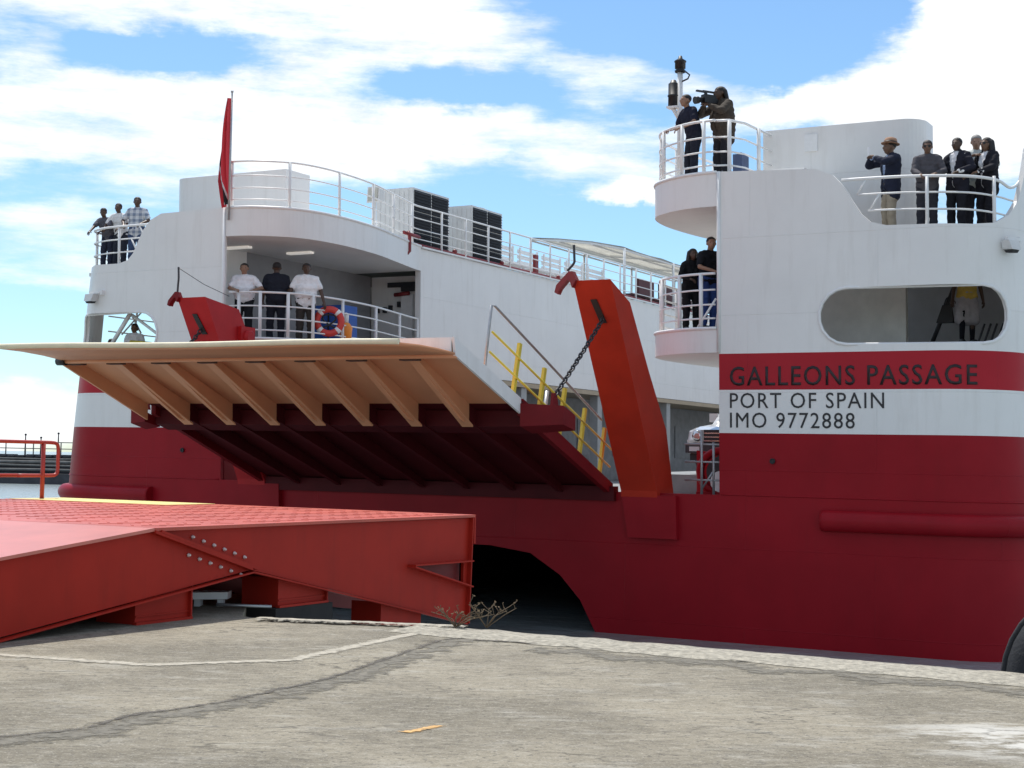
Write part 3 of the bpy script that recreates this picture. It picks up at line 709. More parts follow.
# wing rails
def wing_rail(side, z, zs, s0=2.5, s1=5.62):
    mb = MB(W); g = (lambda s: s) if side > 0 else (lambda s: CEN - s)
    for k_, zz in enumerate(zs):
        a = s0 + (.0, .32, .52)[k_]
        pts = [(g(a), .12, zz), (g(3.6), .12, zz - .01)]
        if side > 0: pts += [(g(4.5), .16, zz - .05), (g(5.0), .3, zz - .08), (g(5.35), .62, zz - .12), (g(5.52), .95, zz - (.22 if k_ == 0 else .15)), (g(5.64), 1.2, zz - (.06 if k_ == 0 else .15)), (g(5.68), 1.4, zz + (.3 if k_ == 0 else -.15))]
        else: pts += [(g(4.1), .16, zz - .02), (g(4.55), .34, zz - .03), (g(4.74), .65, zz - .03), (g(4.74), 1.2, zz - .03), (g(4.70), 3.2, zz - .03)]
        mb.tube(smooth_path(pts, 4), .03 if k_ == 0 else .02, 7)
    for s_, t_ in (((4.15, .12), (5.3, .55)) if side > 0 else ((2.55, .12), (3.5, .12), (4.72, .6), (4.72, 2.2))): mb.tube([(g(s_), t_, z - .1), (g(s_), t_, zs[0] - .05)], .036, 6)
    mb.tube([(g(s0 + .5), .12, zs[0]), (g(s0 + .3), .12, zs[1])], .02, 6); mb.tube([(g(s0 + .75), .12, zs[1]), (g(s0 + .55), .12, zs[2])], .02, 6)
    return mb
part(wing_rail(1, 6.25, (7.23, 6.92, 6.6)), 'wing_railing', RAILW)
part(wing_rail(-1, 6.4, (7.38, 7.05, 6.72), 2.35, 5.2), 'wing_railing', RAILW)
# low vents seen behind the people on the starboard wing
mb = MB(W); mb.box((3.3, 6, 6.16), (5.3, 7, 7.0)); [mb.box((3.3, 5.97, 6.25 + i * .14), (5.3, 6.0, 6.32 + i * .14)) for i in range(5)]; part(mb, 'vent_box', ACW)
# deckhouses with a rounded corner
def deckhouse(g, s0, s1, t0, t1, z0, z1, r=.45):
    mb = MB(W); c = [(s0, t0)]
    for i in range(9):
        a = -math.pi / 2 + math.pi / 2 * i / 8; c.append((s1 - r + r * math.cos(a), t0 + r + r * math.sin(a)))
    c += [(s1, t1), (s0, t1)]
    mb.hexa([(g(s), t, z0) for s, t in c], [(g(s), t, z1) for s, t in c]); mb.bevel(.03, 2, 60)
    return mb
dh = part(deckhouse(lambda s: s,   .23, 3.60, 2.0, 2.9, 6.16, 8.76), 'deckhouse', WHITE)
mb = MB(W); mb.box((1.15, 1.965, 8.24), (1.43, 2.0, 8.6)); mb.bevel(.02, 2); part(mb, 'hatch', RAILW, dh)
part(deckhouse(lambda s: CEN - s, -.30, 3.45, 2.0, 3.0, 7.52, 8.90), 'deckhouse', WHITE)
# fire main along the wall top
mb = MB(W)
mb.tube([(-11.92, 6.9, 7.66), (-11.9, 8, 7.66), (-11.9, 48, 7.66)], .04, 8)
mb.tube([(-11.66, 6.5, 7.9), (-11.6, 6.5, 7.75), (-11.6, 6.5, 7.35), (-11.63, 6.42, 7.27), (-11.68, 6.3, 7.25)], .05, 8)
mb.tube([(-11.6, 6.2, 7.83), (-11.6, 7.0, 7.8)], .05, 8)
for t in (9.4, 12.2, 16, 20): mb.ball((-11.9, t, 7.72), .075, 2)
part(mb, 'fire_main', FIRE)
mb = MB(W)
mb.box((-12.1, 14.6, 7.62), (-12.0, 14.8, 8.3))
part(mb, 'fire_point', FIRE)
# awning over the side deck
aw = MB(W)
cs = [(-16.2, 10.10), (-15.0, 10.0), (-13.6, 9.82), (-12.3, 9.55)]
n = 12
grid = [[aw.V((s, 22.0 + 14 * j / n, z - .05 * math.sin(j * math.pi * 2.0 / 3) ** 2)) for s, z in cs] for j in range(n + 1)]
for a, b in zip(grid, grid[1:]):
    for i in range(3): aw.face([a[i], a[i + 1], b[i + 1], b[i]], True)
ret = bmesh.ops.solidify(aw.bm, geom=aw.bm.faces[:], thickness=.05)
awo = aw.build('awning', CANV, ferry)
mb = MB(W)
for t in (22.05, 26.6, 31.2, 35.9):
    mb.tube([(s, t, z - .08) for s, z in cs], .05, 6)
    for s, z in (cs[0], cs[3]): mb.tube([(s, t, 7.5), (s, t, z - .05)], .055, 6)
for s, z in cs: mb.tube([(s, 22, z - .12), (s, 36, z - .12)], .035, 6)
part(mb, 'awning_frame', RAILW, awo)

# ------------------------------------------------------------------ stern ramp
def zt(t): return 1.2 + .402 * (-t)          # ramp top against t (t is negative aft)
def zb(t): return 1.02 + .38 * (-t)
ramp = empty('stern_ramp', W(-6.9, 0, 1.1), None, None); ramp.parent = ferry; ramp.location = W(-6.9, 0, 1.1) - ferry.location
SR, SL, TB, TH_ = -2.37, -11.45, -3.95, -6.3
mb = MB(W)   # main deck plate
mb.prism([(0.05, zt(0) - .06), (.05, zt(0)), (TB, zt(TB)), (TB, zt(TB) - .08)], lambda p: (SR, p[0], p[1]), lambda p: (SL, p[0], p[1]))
part(mb, 'deck_plate', UNDER_SHADE, ramp)
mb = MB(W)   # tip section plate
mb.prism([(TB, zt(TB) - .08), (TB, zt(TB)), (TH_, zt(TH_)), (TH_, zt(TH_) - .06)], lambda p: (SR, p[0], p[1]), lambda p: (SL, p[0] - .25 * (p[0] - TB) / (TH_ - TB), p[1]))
part(mb, 'tip_plate', FLAP_BOUNCE, ramp)
for s in (SR, SL + .12):   # side edges of the main section
    mb = MB(W); mb.prism([(.05, zt(0) + .012), (.05, zb(0) - .05), (TB + .1, zb(TB + .1)), (TB + .1, zt(TB) + .012)], lambda p: (s + .003, p[0], p[1]), lambda p: (s - .12, p[0], p[1])); part(mb, 'edge_beam', DKRED, ramp)
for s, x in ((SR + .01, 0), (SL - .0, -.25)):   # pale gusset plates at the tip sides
    mb = MB(W); mb.prism([(TB, zt(TB) + .02), (TB, zb(TB) - (0 if s > -5 else .16)), (TH_, zb(TH_) + .02), (TH_ - .05, zt(TH_) + .02)], lambda p: (s, p[0] + x * (p[0] - TB) / (TH_ - TB), p[1]), lambda p: (s - .05, p[0] + x * (p[0] - TB) / (TH_ - TB), p[1])); part(mb, 'side_plate', RAMPW if s > -5 else FLAP_BOUNCE, ramp)
NR = 8
for i in range(1, NR):
    s = SR + (SL - SR) * i / NR; sk = -.25 * i / NR
    mb = MB(W); s2 = s - .10
    # tapering web with a bottom flange under the tip plate
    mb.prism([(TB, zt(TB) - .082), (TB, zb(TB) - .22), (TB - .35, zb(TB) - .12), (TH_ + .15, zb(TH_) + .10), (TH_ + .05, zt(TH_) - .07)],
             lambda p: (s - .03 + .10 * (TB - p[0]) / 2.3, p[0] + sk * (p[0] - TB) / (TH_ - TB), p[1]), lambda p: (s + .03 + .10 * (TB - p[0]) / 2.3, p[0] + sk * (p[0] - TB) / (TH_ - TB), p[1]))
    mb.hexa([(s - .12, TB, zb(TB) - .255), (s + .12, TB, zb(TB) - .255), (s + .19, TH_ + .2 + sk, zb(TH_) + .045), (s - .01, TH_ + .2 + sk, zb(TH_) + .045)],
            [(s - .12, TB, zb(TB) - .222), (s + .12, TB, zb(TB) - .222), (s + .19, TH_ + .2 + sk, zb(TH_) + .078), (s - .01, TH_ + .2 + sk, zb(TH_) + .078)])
    part(mb, 'rib', FLAP_BOUNCE, ramp)
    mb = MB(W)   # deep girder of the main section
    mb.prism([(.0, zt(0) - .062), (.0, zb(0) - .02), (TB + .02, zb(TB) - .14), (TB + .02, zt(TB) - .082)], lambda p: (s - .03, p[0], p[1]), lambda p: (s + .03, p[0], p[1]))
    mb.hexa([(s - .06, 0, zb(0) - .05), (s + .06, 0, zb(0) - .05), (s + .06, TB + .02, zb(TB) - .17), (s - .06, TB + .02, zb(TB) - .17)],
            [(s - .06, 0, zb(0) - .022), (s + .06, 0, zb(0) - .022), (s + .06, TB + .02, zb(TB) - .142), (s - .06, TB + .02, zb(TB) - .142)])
    part(mb, 'girder', UNDER_SHADE, ramp)
mb = MB(W)   # cross beam with lifting lugs at both ends
zc = zt(-3.75)
mb.hexa([(SL, -3.7, zb(-3.8) - .18), (SR, -3.7, zb(-3.8) - .18), (SR, -3.3, zb(-3.8) - .30), (SL, -3.3, zb(-3.8) - .30)],
        [(SL, -3.7, zc - .12), (SR, -3.7, zc - .12), (SR, -3.3, zc - .28), (SL, -3.3, zc - .28)])
mb.bevel(.015, 2); part(mb, 'cross_beam', UNDER_SHADE, ramp)
for s_0, s_1, dz in ((SR + .005, -1.46, 0), (-11.9, SL - .06, -.12)):
    mb = MB(W); mb.hexa([(s_0, -3.98, zb(-3.8) - .18), (s_1, -3.98, zb(-3.8) - .14), (s_1, -3.5, zb(-3.8) - .24), (s_0, -3.5, zb(-3.8) - .30)],
        [(s_0, -3.98, zc + dz), (s_1, -3.98, zc + dz - .04), (s_1, -3.5, zc - .2 + dz), (s_0, -3.5, zc - .18 + dz)]); mb.bevel(.015, 2); part(mb, 'beam_end', DKRED, ramp)
mb = MB(W); mb.box((SL - .1, -.12, .86), (SR + .1, .10, 1.16)); mb.bevel(.03, 2); part(mb, 'hinge_beam', UNDER_SHADE, ramp)
for s in (-1.78, -11.72):
    mb = MB(W); mb.hexa([(s - .03, -3.85, zc - .05), (s + .03, -3.85, zc - .05), (s + .03, -3.6, zc - .12), (s - .03, -3.6, zc - .12)], [(s - .03, -3.8, zc + .2), (s + .03, -3.8, zc + .2), (s + .03, -3.68, zc + .2), (s - .03, -3.68, zc + .2)]); part(mb, 'lifting_lug', DKRED, ramp)
# tip flap: plate reaching on from the hinge pipe, narrower at its lip
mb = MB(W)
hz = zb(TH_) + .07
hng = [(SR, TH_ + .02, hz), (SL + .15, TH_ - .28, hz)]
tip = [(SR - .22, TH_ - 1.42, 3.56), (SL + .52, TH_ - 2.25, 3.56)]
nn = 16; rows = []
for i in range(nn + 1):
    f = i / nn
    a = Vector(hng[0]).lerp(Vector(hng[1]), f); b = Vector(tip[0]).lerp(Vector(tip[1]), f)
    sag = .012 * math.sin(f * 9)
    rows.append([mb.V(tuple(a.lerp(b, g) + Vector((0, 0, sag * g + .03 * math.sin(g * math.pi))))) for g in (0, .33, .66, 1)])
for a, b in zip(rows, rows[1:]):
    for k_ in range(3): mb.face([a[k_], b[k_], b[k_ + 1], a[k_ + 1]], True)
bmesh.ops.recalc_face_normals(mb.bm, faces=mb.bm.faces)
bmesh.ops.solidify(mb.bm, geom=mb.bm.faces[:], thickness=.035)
fl = part(mb, 'tip_flap', FLAP_BOUNCE, ramp)
mb = MB(W); mb.tube([Vector(tip[0]).lerp(Vector(tip[1]), i / nn) + Vector((0, -.02, .012 * math.sin(i / nn * 9) + .012)) for i in range(nn + 1)], .05, 8); part(mb, 'flap_nosing', CREAM, ramp)
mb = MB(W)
pipe = [Vector(hng[0]).lerp(Vector(hng[1]), i / 8) + Vector((0, .03, -.045)) for i in range(9)]; mb.tube(pipe, .05, 10); part(mb, 'hinge_pipe', FLAP_BOUNCE, ramp)
mb = MB(W); e = pipe[-1]; mb.tube([(e.x + .05, e.y, e.z), (e.x - .16, e.y - .01, e.z)], .085, 10); part(mb, 'hinge_cap', STEEL, ramp)
# dark boxes painted as the slot shadows where each rib meets the hinge
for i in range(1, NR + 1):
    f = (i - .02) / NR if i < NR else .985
    p = Vector(hng[0]).lerp(Vector(hng[1]), f) + Vector((.10, .14, -.085)); mb = MB(W); mb.box((p.x - .2, p.y - .06, p.z - .03), (p.x + .16, p.y + .1, p.z + .05)); part(mb, 'hinge_slot_shade', mat('slot_shade_brown', (.10, .05, .035), .7), ramp)
mb = MB(W); mb.hexa([(SR - .06, TH_ - .02, zb(TH_) + .09), (SL + .1, TH_ - .27, zb(TH_) + .09), (SL + .1, TH_ - .30, zb(TH_) + .09), (SR - .06, TH_ - .05, zb(TH_) + .09)], [(SR - .06, TH_ - .02, zt(TH_) + .015), (SL + .1, TH_ - .27, zt(TH_) + .015), (SL + .1, TH_ - .30, zt(TH_) + .015), (SR - .06, TH_ - .05, zt(TH_) + .015)]); part(mb, 'end_plate', RAMPW, ramp)
# yellow hand rail up the starboard side of the ramp
hr = MB(W)
for t in (-4.13, -3.14, -2.28, -1.39, -.47):
    hr.hexa([(SR - .10, t - .045, zt(t)), (SR - .04, t - .045, zt(t)), (SR - .04, t + .045, zt(t) - .03), (SR - .10, t + .045, zt(t) - .03)],
            [(SR - .10, t + .225, zt(t) + .98), (SR - .04, t + .225, zt(t) + .98), (SR - .04, t + .315, zt(t) + .96), (SR - .10, t + .315, zt(t) + .96)])
for f in (.36, .70): hr.tube([(SR - .02, -5.17 + .26 * f, zt(-5.17) + 1.08 * f - .08), (SR - .02, -.15 + .26 * f, zt(-.15) + 1.05 * f - .08)], .022, 6)
hro = part(hr, 'hand_rail', YEL, ramp)
mb = MB(W)
mb.tube([(SR - .07, -5.17, zt(-5.17)), (SR - .07, -4.93, 4.44), (SR - .07, -4.80, 4.44), (SR - .07, -.35, 2.52)], .026, 7)
mb.tube([(SR - .55, -2.1, zt(-2.1)), (SR - .55, -1.85, zt(-2.1) + 1.0)], .045, 7); mb.tube([(SR - .6, -1.3, zt(-1.3)), (SR - .6, -1.1, zt(-1.3) + .8)], .03, 7)
part(mb, 'top_rail', GALV, ramp)

# lifting arms (box pillars that lean aft) with hook, sheave slot and foot
def arm(s0, tag_=None):
    s1 = s0 + .80
    mb = MB(W)
    prof = [(-.135, .95), (-.16, 1.09), (-1.26, 3.13), (-2.37, 5.16), (-1.46, 4.80), (-.55, 3.5), (.33, 2.34), (.70, 1.06), (.70, .95)]
    if s0 < -5: prof[4:7] = [(-1.18, 4.99), (-.25, 3.5), (.45, 2.34)]
    mb.prism(prof, lambda p: (s0, p[0], p[1]), lambda p: (s1, p[0], p[1])); mb.bevel(.02, 2, 50)
    ft = MB(W); ft.hexa([(s0 + .14, -.13, .13), (s1 + .42, -.13, .13), (s1 + .42, .3, .13), (s0 + .12, .3, .13)], [(s0 + .003, -.137, 1.0), (s1 + .40, -.137, 1.0), (s1 + .40, .5, 1.0), (s0 + .003, .5, 1.0)])
    o = mb.build('lifting_arm', ARM_BOUNCE if s0 > -5 else ARMRED, ferry)
    ft.bevel(.02, 2); ft.build('arm_foot', RED, o)
    mb = MB(W)   # slot with its sheave
    f = lambda z: -2.37 + (5.16 - z) * .5466
    for za, zz, x in ((4.36, 4.80, .42),):
        mb.hexa([(s0 + x - .03, f(za) - .03, za), (s0 + x + .11, f(za) - .03, za), (s0 + x + .11, f(za) + .05, za), (s0 + x - .03, f(za) + .05, za)],
                [(s0 + x - .13, f(zz) - .03, zz), (s0 + x - .0, f(zz) - .03, zz), (s0 + x - .0, f(zz) + .05, zz), (s0 + x - .13, f(zz) + .05, zz)])
    mb.bevel(.025, 2); part(mb, 'sheave_slot', BLACK, o)
    mb = MB(W)   # hook bracket on the top corner and its bent rod
    pts = [(s0 + .10, 5.17), (s0 + .02, 5.34), (s0 - .06, 5.34), (s0 - .33, 5.08), (s0 - .37, 4.94), (s0 - .30, 4.90), (s0 - .25, 5.00), (s0 - .10, 5.16), (s0 - .04, 5.16), (s0 + .01, 5.02)]
    if s0 < -5: pts = [(s0 + .10 + (x - s0 - .10) * .72, 5.17 + (z - 5.17) * .72) for x, z in pts]
    mb.prism(pts, lambda p: (p[0], -2.44, p[1]), lambda p: (p[0], -2.30, p[1])); part(mb, 'hook', DKRED if s0 < -5 else FIRE, o)
    mb = MB(W); mb.tube(smooth_path([(s0 - .12, -2.37, 5.36) if s0 > -5 else (s0 + .0, -2.37, 5.26), (s0 + .02, -2.37, 5.50), (s0 + .03, -2.37, 5.62), (s0 + .02, -2.37, 5.86)], 4), .024, 6); part(mb, 'bent_rod', STEEL, o)
    if s0 < -5:
        mb = MB(W); mb.lathe((s1 + .02, -.95, 4.36), u, [(0, .17), (.14, .17), (.16, .12)], 14); mb.box((s1 + .001, -1.2, 4.25), (s1 + .1, -.7, 4.6)); part(mb, 'roller_lug', ARMRED, o)
    return o
arm(-2.09); arm(-12.08)
def chain(a, b, sag, n):
    a, b = W(*a), W(*b); mb = MB()
    P = [a.lerp(b, i / n) - Vector((0, 0, sag * 4 * (i / n) * (1 - i / n))) for i in range(n + 1)]
    for i in range(n):
        d = (P[i + 1] - P[i]); L_ = d.length; d.normalize(); x = d.orthogonal().normalized(); y = d.cross(x)
        if i % 2: x, y = y, x
        c = (P[i] + P[i + 1]) / 2; ring = []
        for j in range(10):
            an = 2 * math.pi * j / 10; ring.append(c + d * (L_ * .66 * math.cos(an)) + x * (.042 * math.sin(an)))
        mb.tube(ring, .017, 5, closed=True, raw=True)
    return mb
part(chain((-1.60, -2.03, 4.44), (-1.78, -3.72, 2.86), .02, 26), 'lifting_chain', STEEL)
part(chain((-11.68, -2.03, 4.44), (-11.72, -3.72, 2.80), .02, 26), 'lifting_chain', STEEL)
# mesh gate pipes in the gap beside the starboard tower
mb = MB(W)
for z in (2.06, 1.70, 1.33): mb.tube([(-.95, .5, z), (-.02, .5, z)], .022, 6)
for s_, z1 in ((-.58, 2.35), (-.32, 2.1)): mb.tube([(s_, .5, 1.0), (s_, .5, z1)], .028, 6)
mb.tube([(-.58, .5, 1.15), (-.3, .5, 1.55)], .02, 6)
part(mb, 'gate_rail', GALV)
mb = MB(W); mb.hexa([(-1.3, 2.0, .99), (-.7, 2.0, .99), (-.7, 2.1, .99), (-1.3, 2.1, .99)], [(-1.3, 2.0, 1.95), (-.85, 2.0, 1.9), (-.85, 2.1, 1.9), (-1.3, 2.1, 1.95)]); part(mb, 'bulwark', RED)
mb = MB(W); c = (-.42, 1.3, 1.50); mb.tube([(c[0] + .52 * math.cos(a), c[1], c[2] + .45 * math.sin(a)) for a in frange(0, 2 * math.pi - .26, 23)], .085, 8, closed=True)
wn = part(mb, 'winch_flange', RED)
mb = MB(W); mb.lathe((-.42, 1.2, 1.50), v, [(0, .34), (.5, .34)], 18); part(mb, 'winch_drum', STEEL, wn)
mb = MB(W); mb.lathe((-.42, 1.12, 1.30), v, [(0, .22), (.07, .22), (.08, .1)], 18); part(mb, 'winch_hub', RAILW, wn)
mb = MB(W); mb.box((-.95, 1.1, .99), (0.0, 1.9, 1.08)); part(mb, 'winch_base', RED, wn)

# ------------------------------------------------------------------ loose equipment on the ferry
def ac_unit(t0, t1, s0, lab):
    e = empty('air_conditioner', W((s0 - 12.3) / 2, (t0 + t1) / 2, 7.53), lab, 'air conditioner', 'air conditioning units on the roof deck')
    s1 = -12.3
    mb = MB(W); mb.box((s0, t0, 7.62), (s1, t1, 9.38)); mb.bevel(.02, 1)
    for i in range(7): x = s0 + .12 + i * .16; mb.box((x, t0 - .02, 7.7), (x + .03, t0 + .0, 9.3))
    mb.box((s0, t0, 7.53), (s1, t0 + .15, 7.62)); mb.box((s0, t1 - .15, 7.53), (s1, t1, 7.62)); mb.build('casing', ACW, e)
    for a, b in ((t0 + .06, (t0 + t1) / 2 - .03), ((t0 + t1) / 2 + .03, t1 - .06)):
        for z0, z1 in ((8.72, 9.32), (8.12, 8.70), (7.68, 8.10)):
            mb = MB(W); mb.box((s1 + .002, a, z0), (s1 + .012, b, z1))
            for k_ in range(7): zz = z0 + (z1 - z0) * (k_ + .5) / 7; mb.hexa([(s1 + .012, a, zz), (s1 + .012, b, zz), (s1 + .05, b, zz - .03), (s1 + .05, a, zz - .03)], [(s1 + .012, a, zz + .012), (s1 + .012, b, zz + .012), (s1 + .05, b, zz - .018), (s1 + .05, a, zz - .018)])
            mb.build('louver_panel', LOUVER, e)
    mb = MB(W); mb.lathe(((s0 + s1) / 2, (t0 + t1) / 2, 9.38), (0, 0, 1), [(0, .45), (.06, .45), (.07, .4)], 20); mb.build('fan_ring', ACW, e)
ac_unit(7.74, 9.71, -13.55, 'white air conditioning unit with dark louvers behind the deck rail, beside the floodlight')
ac_unit(11.05, 12.91, -13.45, 'white air conditioning unit with dark louvers farther forward, nearer the awning')
# long tank/pipe run and benches on the roof deck
def bench(s, t, lab):
    e = empty('deck_bench', W(s, t, 7.53), lab, 'bench', 'white benches on the roof deck')
    mb = MB(W)
    for i in range(4): mb.box((s - .45 + i * .14, t - .7, 7.95), (s - .35 + i * .14, t + .7, 7.99))
    mb.build('seat', RAILW, e)
    mb = MB(W)
    for i in range(3): mb.box((s - .52, t - .7, 8.15 + i * .18), (s - .48, t + .7, 8.27 + i * .18))
    mb.build('backrest', RAILW, e)
    for y in (-.6, .6):
        mb = MB(W); mb.box((s - .5, t + y - .03, 7.53), (s - .44, t + y + .03, 8.7)); mb.box((s - .1, t + y - .03, 7.53), (s - .04, t + y + .03, 7.95)); mb.build('leg', RAILW, e)
for i, t in enumerate((14.4, 16.1, 17.8, 19.5, 21.2)):
    for s in (-12.6, -14.2): bench(s, t, 'white slatted bench among the benches between the cooling units and the awning')
for t in (24.5, 26.5, 28.5, 30.5):
    e = empty('deck_bench', W(-12.7, t, 7.53), 'dark maroon bench in the row under the cream awning', 'bench', 'dark benches under the awning')
    mm = mat('seat_maroon', (.09, .02, .025), .6)
    mb = MB(W); mb.box((-13.1, t - .7, 7.95), (-12.6, t + .7, 8.05)); mb.bevel(.02, 1); mb.build('seat', mm, e)
    mb = MB(W); mb.box((-12.6, t - .7, 8.0), (-12.5, t + .7, 8.6)); mb.bevel(.02, 1); mb.build('backrest', mm, e)
    mb = MB(W); [mb.box((-12.9, t + y, 7.53), (-12.82, t + y + .06, 7.95)) for y in (-.6, .55)]; mb.build('leg', STEEL, e)

# floodlight on the port deck rail
e = empty('floodlight', W(-11.95, 5.3, 7.6), 'grey floodlight on a white post by the upper rail, left of the cooling units', 'floodlight')
mb = MB(W); mb.tube([(-11.95, 5.3, 7.6), (-11.95, 5.3, 8.6)], .04, 8); mb.tube([(-12.1, 5.3, 7.75), (-11.8, 5.3, 8.0)], .03, 6); mb.build('post', RAILW, e)
mb = MB(W); mb.hexa([(-12.12, 5.15, 8.5), (-11.72, 5.15, 8.5), (-11.78, 5.5, 8.6), (-12.06, 5.5, 8.6)], [(-12.12, 5.2, 8.95), (-11.72, 5.2, 8.95), (-11.78, 5.5, 8.9), (-12.06, 5.5, 8.9)]); mb.bevel(.03, 2); hd = mb.build('lamp_head', ACW, e)
mb = MB(W); mb.hexa([(-12.07, 5.13, 8.55), (-11.77, 5.13, 8.55), (-11.77, 5.15, 8.55), (-12.07, 5.15, 8.55)], [(-12.07, 5.17, 8.9), (-11.77, 5.17, 8.9), (-11.77, 5.19, 8.9), (-12.07, 5.19, 8.9)]); mb.build('lens', LENS, hd)
# small wall lights on both outer corners
def wall_light(Q, z, lab):
    c = shell(Q, z, .0); d = (shell(Q, z, .3) - c).normalized(); x = d.cross(kz).normalized()
    f = lambda a, b, h: c + (x * a + d * b + kz * h) * .7
    e = empty('wall_light', f(0, 0, 0), lab, 'wall light')
    mb = MB(f); mb.box((-.28, .0, .04), (-.2, .16, .2)); mb.box((-.2, .1, .08), (.3, .2, .16)); mb.bevel(.01, 1); mb.build('bracket', RAILW, e)
    mb = MB(f); mb.hexa([(.02, .05, -.16), (.34, .05, -.16), (.34, .4, -.2), (.02, .4, -.2)], [(-.02, .05, .06), (.38, .05, .06), (.38, .3, .06), (-.02, .3, .06)]); mb.bevel(.02, 1); mb.build('lamp_head', ACW, e)
    mb = MB(f); mb.hexa([(.09, .1, -.26), (.27, .1, -.26), (.27, .34, -.28), (.09, .34, -.28)], [(.05, .08, -.19), (.31, .08, -.19), (.31, .37, -.205), (.05, .37, -.205)]); mb.build('lens', BLACK, e)
wall_light(CEN - 4.25, 5.6, 'small white wall light on the left tower above its cut-out window')
wall_light(5.8, 5.9, 'small white wall light at the right edge on the near tower')
# flag on its staff
e = empty('flagstaff', W(-12.55, -.06, 7.6), 'tall staff on the left tower with a limp red flag striped black and white', 'flagstaff')
mb = MB(W); mb.tube([(-12.55, -.06, 7.3), (-12.50, -.06, 10.42)], .032, 8, r2=.02); mb.ball((-12.50, -.06, 10.43), .04, 1); mb.build('staff', GALV, e)
def flag_mat():
    m = bpy.data.materials.new('flag_cloth'); m.use_nodes = True; nt = m.node_tree; L = nt.links.new; b = nt.nodes['Principled BSDF']; b.inputs['Roughness'].default_value = .8
    at = nd(nt, 'ShaderNodeAttribute', attribute_name='cloth'); sp = nd(nt, 'ShaderNodeSeparateXYZ'); L(at.outputs['Vector'], sp.inputs[0])
    a = nd(nt, 'ShaderNodeMath', op='MULTIPLY'); L(sp.outputs[0], a.inputs[0]); a.inputs[1].default_value = .9
    d = nd(nt, 'ShaderNodeMath', op='SUBTRACT'); L(sp.outputs[1], d.inputs[0]); L(a.outputs[0], d.inputs[1])
    d2 = nd(nt, 'ShaderNodeMath', op='SUBTRACT'); L(d.outputs[0], d2.inputs[0]); d2.inputs[1].default_value = -.42
    ab = nd(nt, 'ShaderNodeMath', op='ABSOLUTE'); L(d2.outputs[0], ab.inputs[0])
    cr = nd(nt, 'ShaderNodeValToRGB'); L(ab.outputs[0], cr.inputs[0]); cr.color_ramp.interpolation = 'CONSTANT'
    cr.color_ramp.elements[0].position = 0; cr.color_ramp.elements[0].color = (.015, .012, .015, 1)
    cr.color_ramp.elements[1].position = .07; cr.color_ramp.elements[1].color = (.7, .7, .7, 1)
    x = cr.color_ramp.elements.new(.12); x.color = (.66, .05, .07, 1)
    L(cr.outputs[0], b.inputs['Base Color']); return m
mb = MB(W); lay = mb.bm.verts.layers.float_vector.new('cloth'); rows = []
for j in range(25):
    f = j / 24; z = 10.25 - 2.45 * f; wd = .06 + .28 * math.sin(min(1, f * 1.5) * math.pi / 2) * (1 - .55 * max(0, f - .75) / .25); row = []
    for i in range(13):
        g = i / 12; x = -12.50 - .02 - wd * g; y = -.06 + (.11 * math.sin(g * 14 + f * 3)) * (1 - f * .3) * min(1, g * 4)
        vv = mb.V((x, y, z - .22 * g * f + .02 * math.sin(g * 9))); vv[lay] = (g, 1 - f, 0); row.append(vv)
    rows.append(row)
for a, b in zip(rows, rows[1:]):
    for i in range(12): mb.face([a[i], a[i + 1], b[i + 1], b[i]], True)
mb.build('flag', flag_mat(), e, recalc=False)
# signal mast with lanterns on the starboard upper deck
e = empty('signal_mast', W(-1.40, 1.35, 7.54), 'short white mast with two black signal lanterns on the near tower', 'signal mast')
mb = MB(W); mb.tube([(-1.40, 1.35, 7.54), (-1.40, 1.35, 10.05)], .075, 10, r2=.06); mb.tube([(-1.4, 1.35, 9.0), (-1.56, 1.3, 9.3)], .05, 6); mb.box((-1.66, 1.2, 9.27), (-1.42, 1.42, 9.31)); mb.build('mast', RAILW, e)
mb = MB(W); mb.lathe((-1.40, 1.35, 10.05), (0, 0, 1), [(0, .11), (.04, .12), (.05, .09), (.08, .09), (.085, .115), (.22, .115), (.225, .13), (.25, .13), (.30, .05), (.36, .035)], 14); mb.build('lantern', BLACK, e)
mb = MB(W); mb.lathe((-1.55, 1.32, 9.31), (0, 0, 1), [(0, .11), (.22, .11), (.225, .125), (.25, .125), (.255, .11), (.5, .11), (.52, .08), (.58, .05)], 14); mb.build('lantern', BLACK, e)
mb = MB(W); mb.tube([(-1.34, 1.3, 10.05), (-1.22, 1.25, 10.02), (-1.14, 1.25, 9.95), (-1.18, 1.25, 9.87), (-1.33, 1.3, 9.84)], .018, 6); mb.build('cable_loop', BLACK, e)
# lifebuoy on the port balcony rail
c = W(-11.02, 1.98, 4.98); ax = -v + u * .75
ax.normalize(); x = ax.cross(kz).normalized()
e = empty('lifebuoy', c - kz * .38, 'orange red lifebuoy with pale bands hanging on the balcony rail', 'lifebuoy')
mb = MB(); mb.tube([c + ax * .1 + x * (.30 * math.cos(a)) + kz * (.30 * math.sin(a)) for a in frange(0, 2 * math.pi * 23 / 24, 23)], .085, 10, closed=True, raw=True); mb.build('ring', LRED, e)
mb = MB()
for a0 in (.78, 2.35, 3.92, 5.5):
    mb.tube([c + ax * .1 + x * (.30 * math.cos(a)) + kz * (.30 * math.sin(a)) for a in frange(a0 - .14, a0 + .14, 4)], .089, 10, raw=True)
mb.build('band', RAILW, e)
mb = MB(); mb.box((0, 0, 0), (.001, .001, .001)); mb.bm.clear()
mb.tube([c + ax * .12 + x * (.17 * math.cos(a * 3)) + kz * (.17 * math.sin(a * 2 + .5)) for a in frange(0, 6.28, 40)], .02, 5, raw=True); mb.build('coiled_line', BLACK, e)
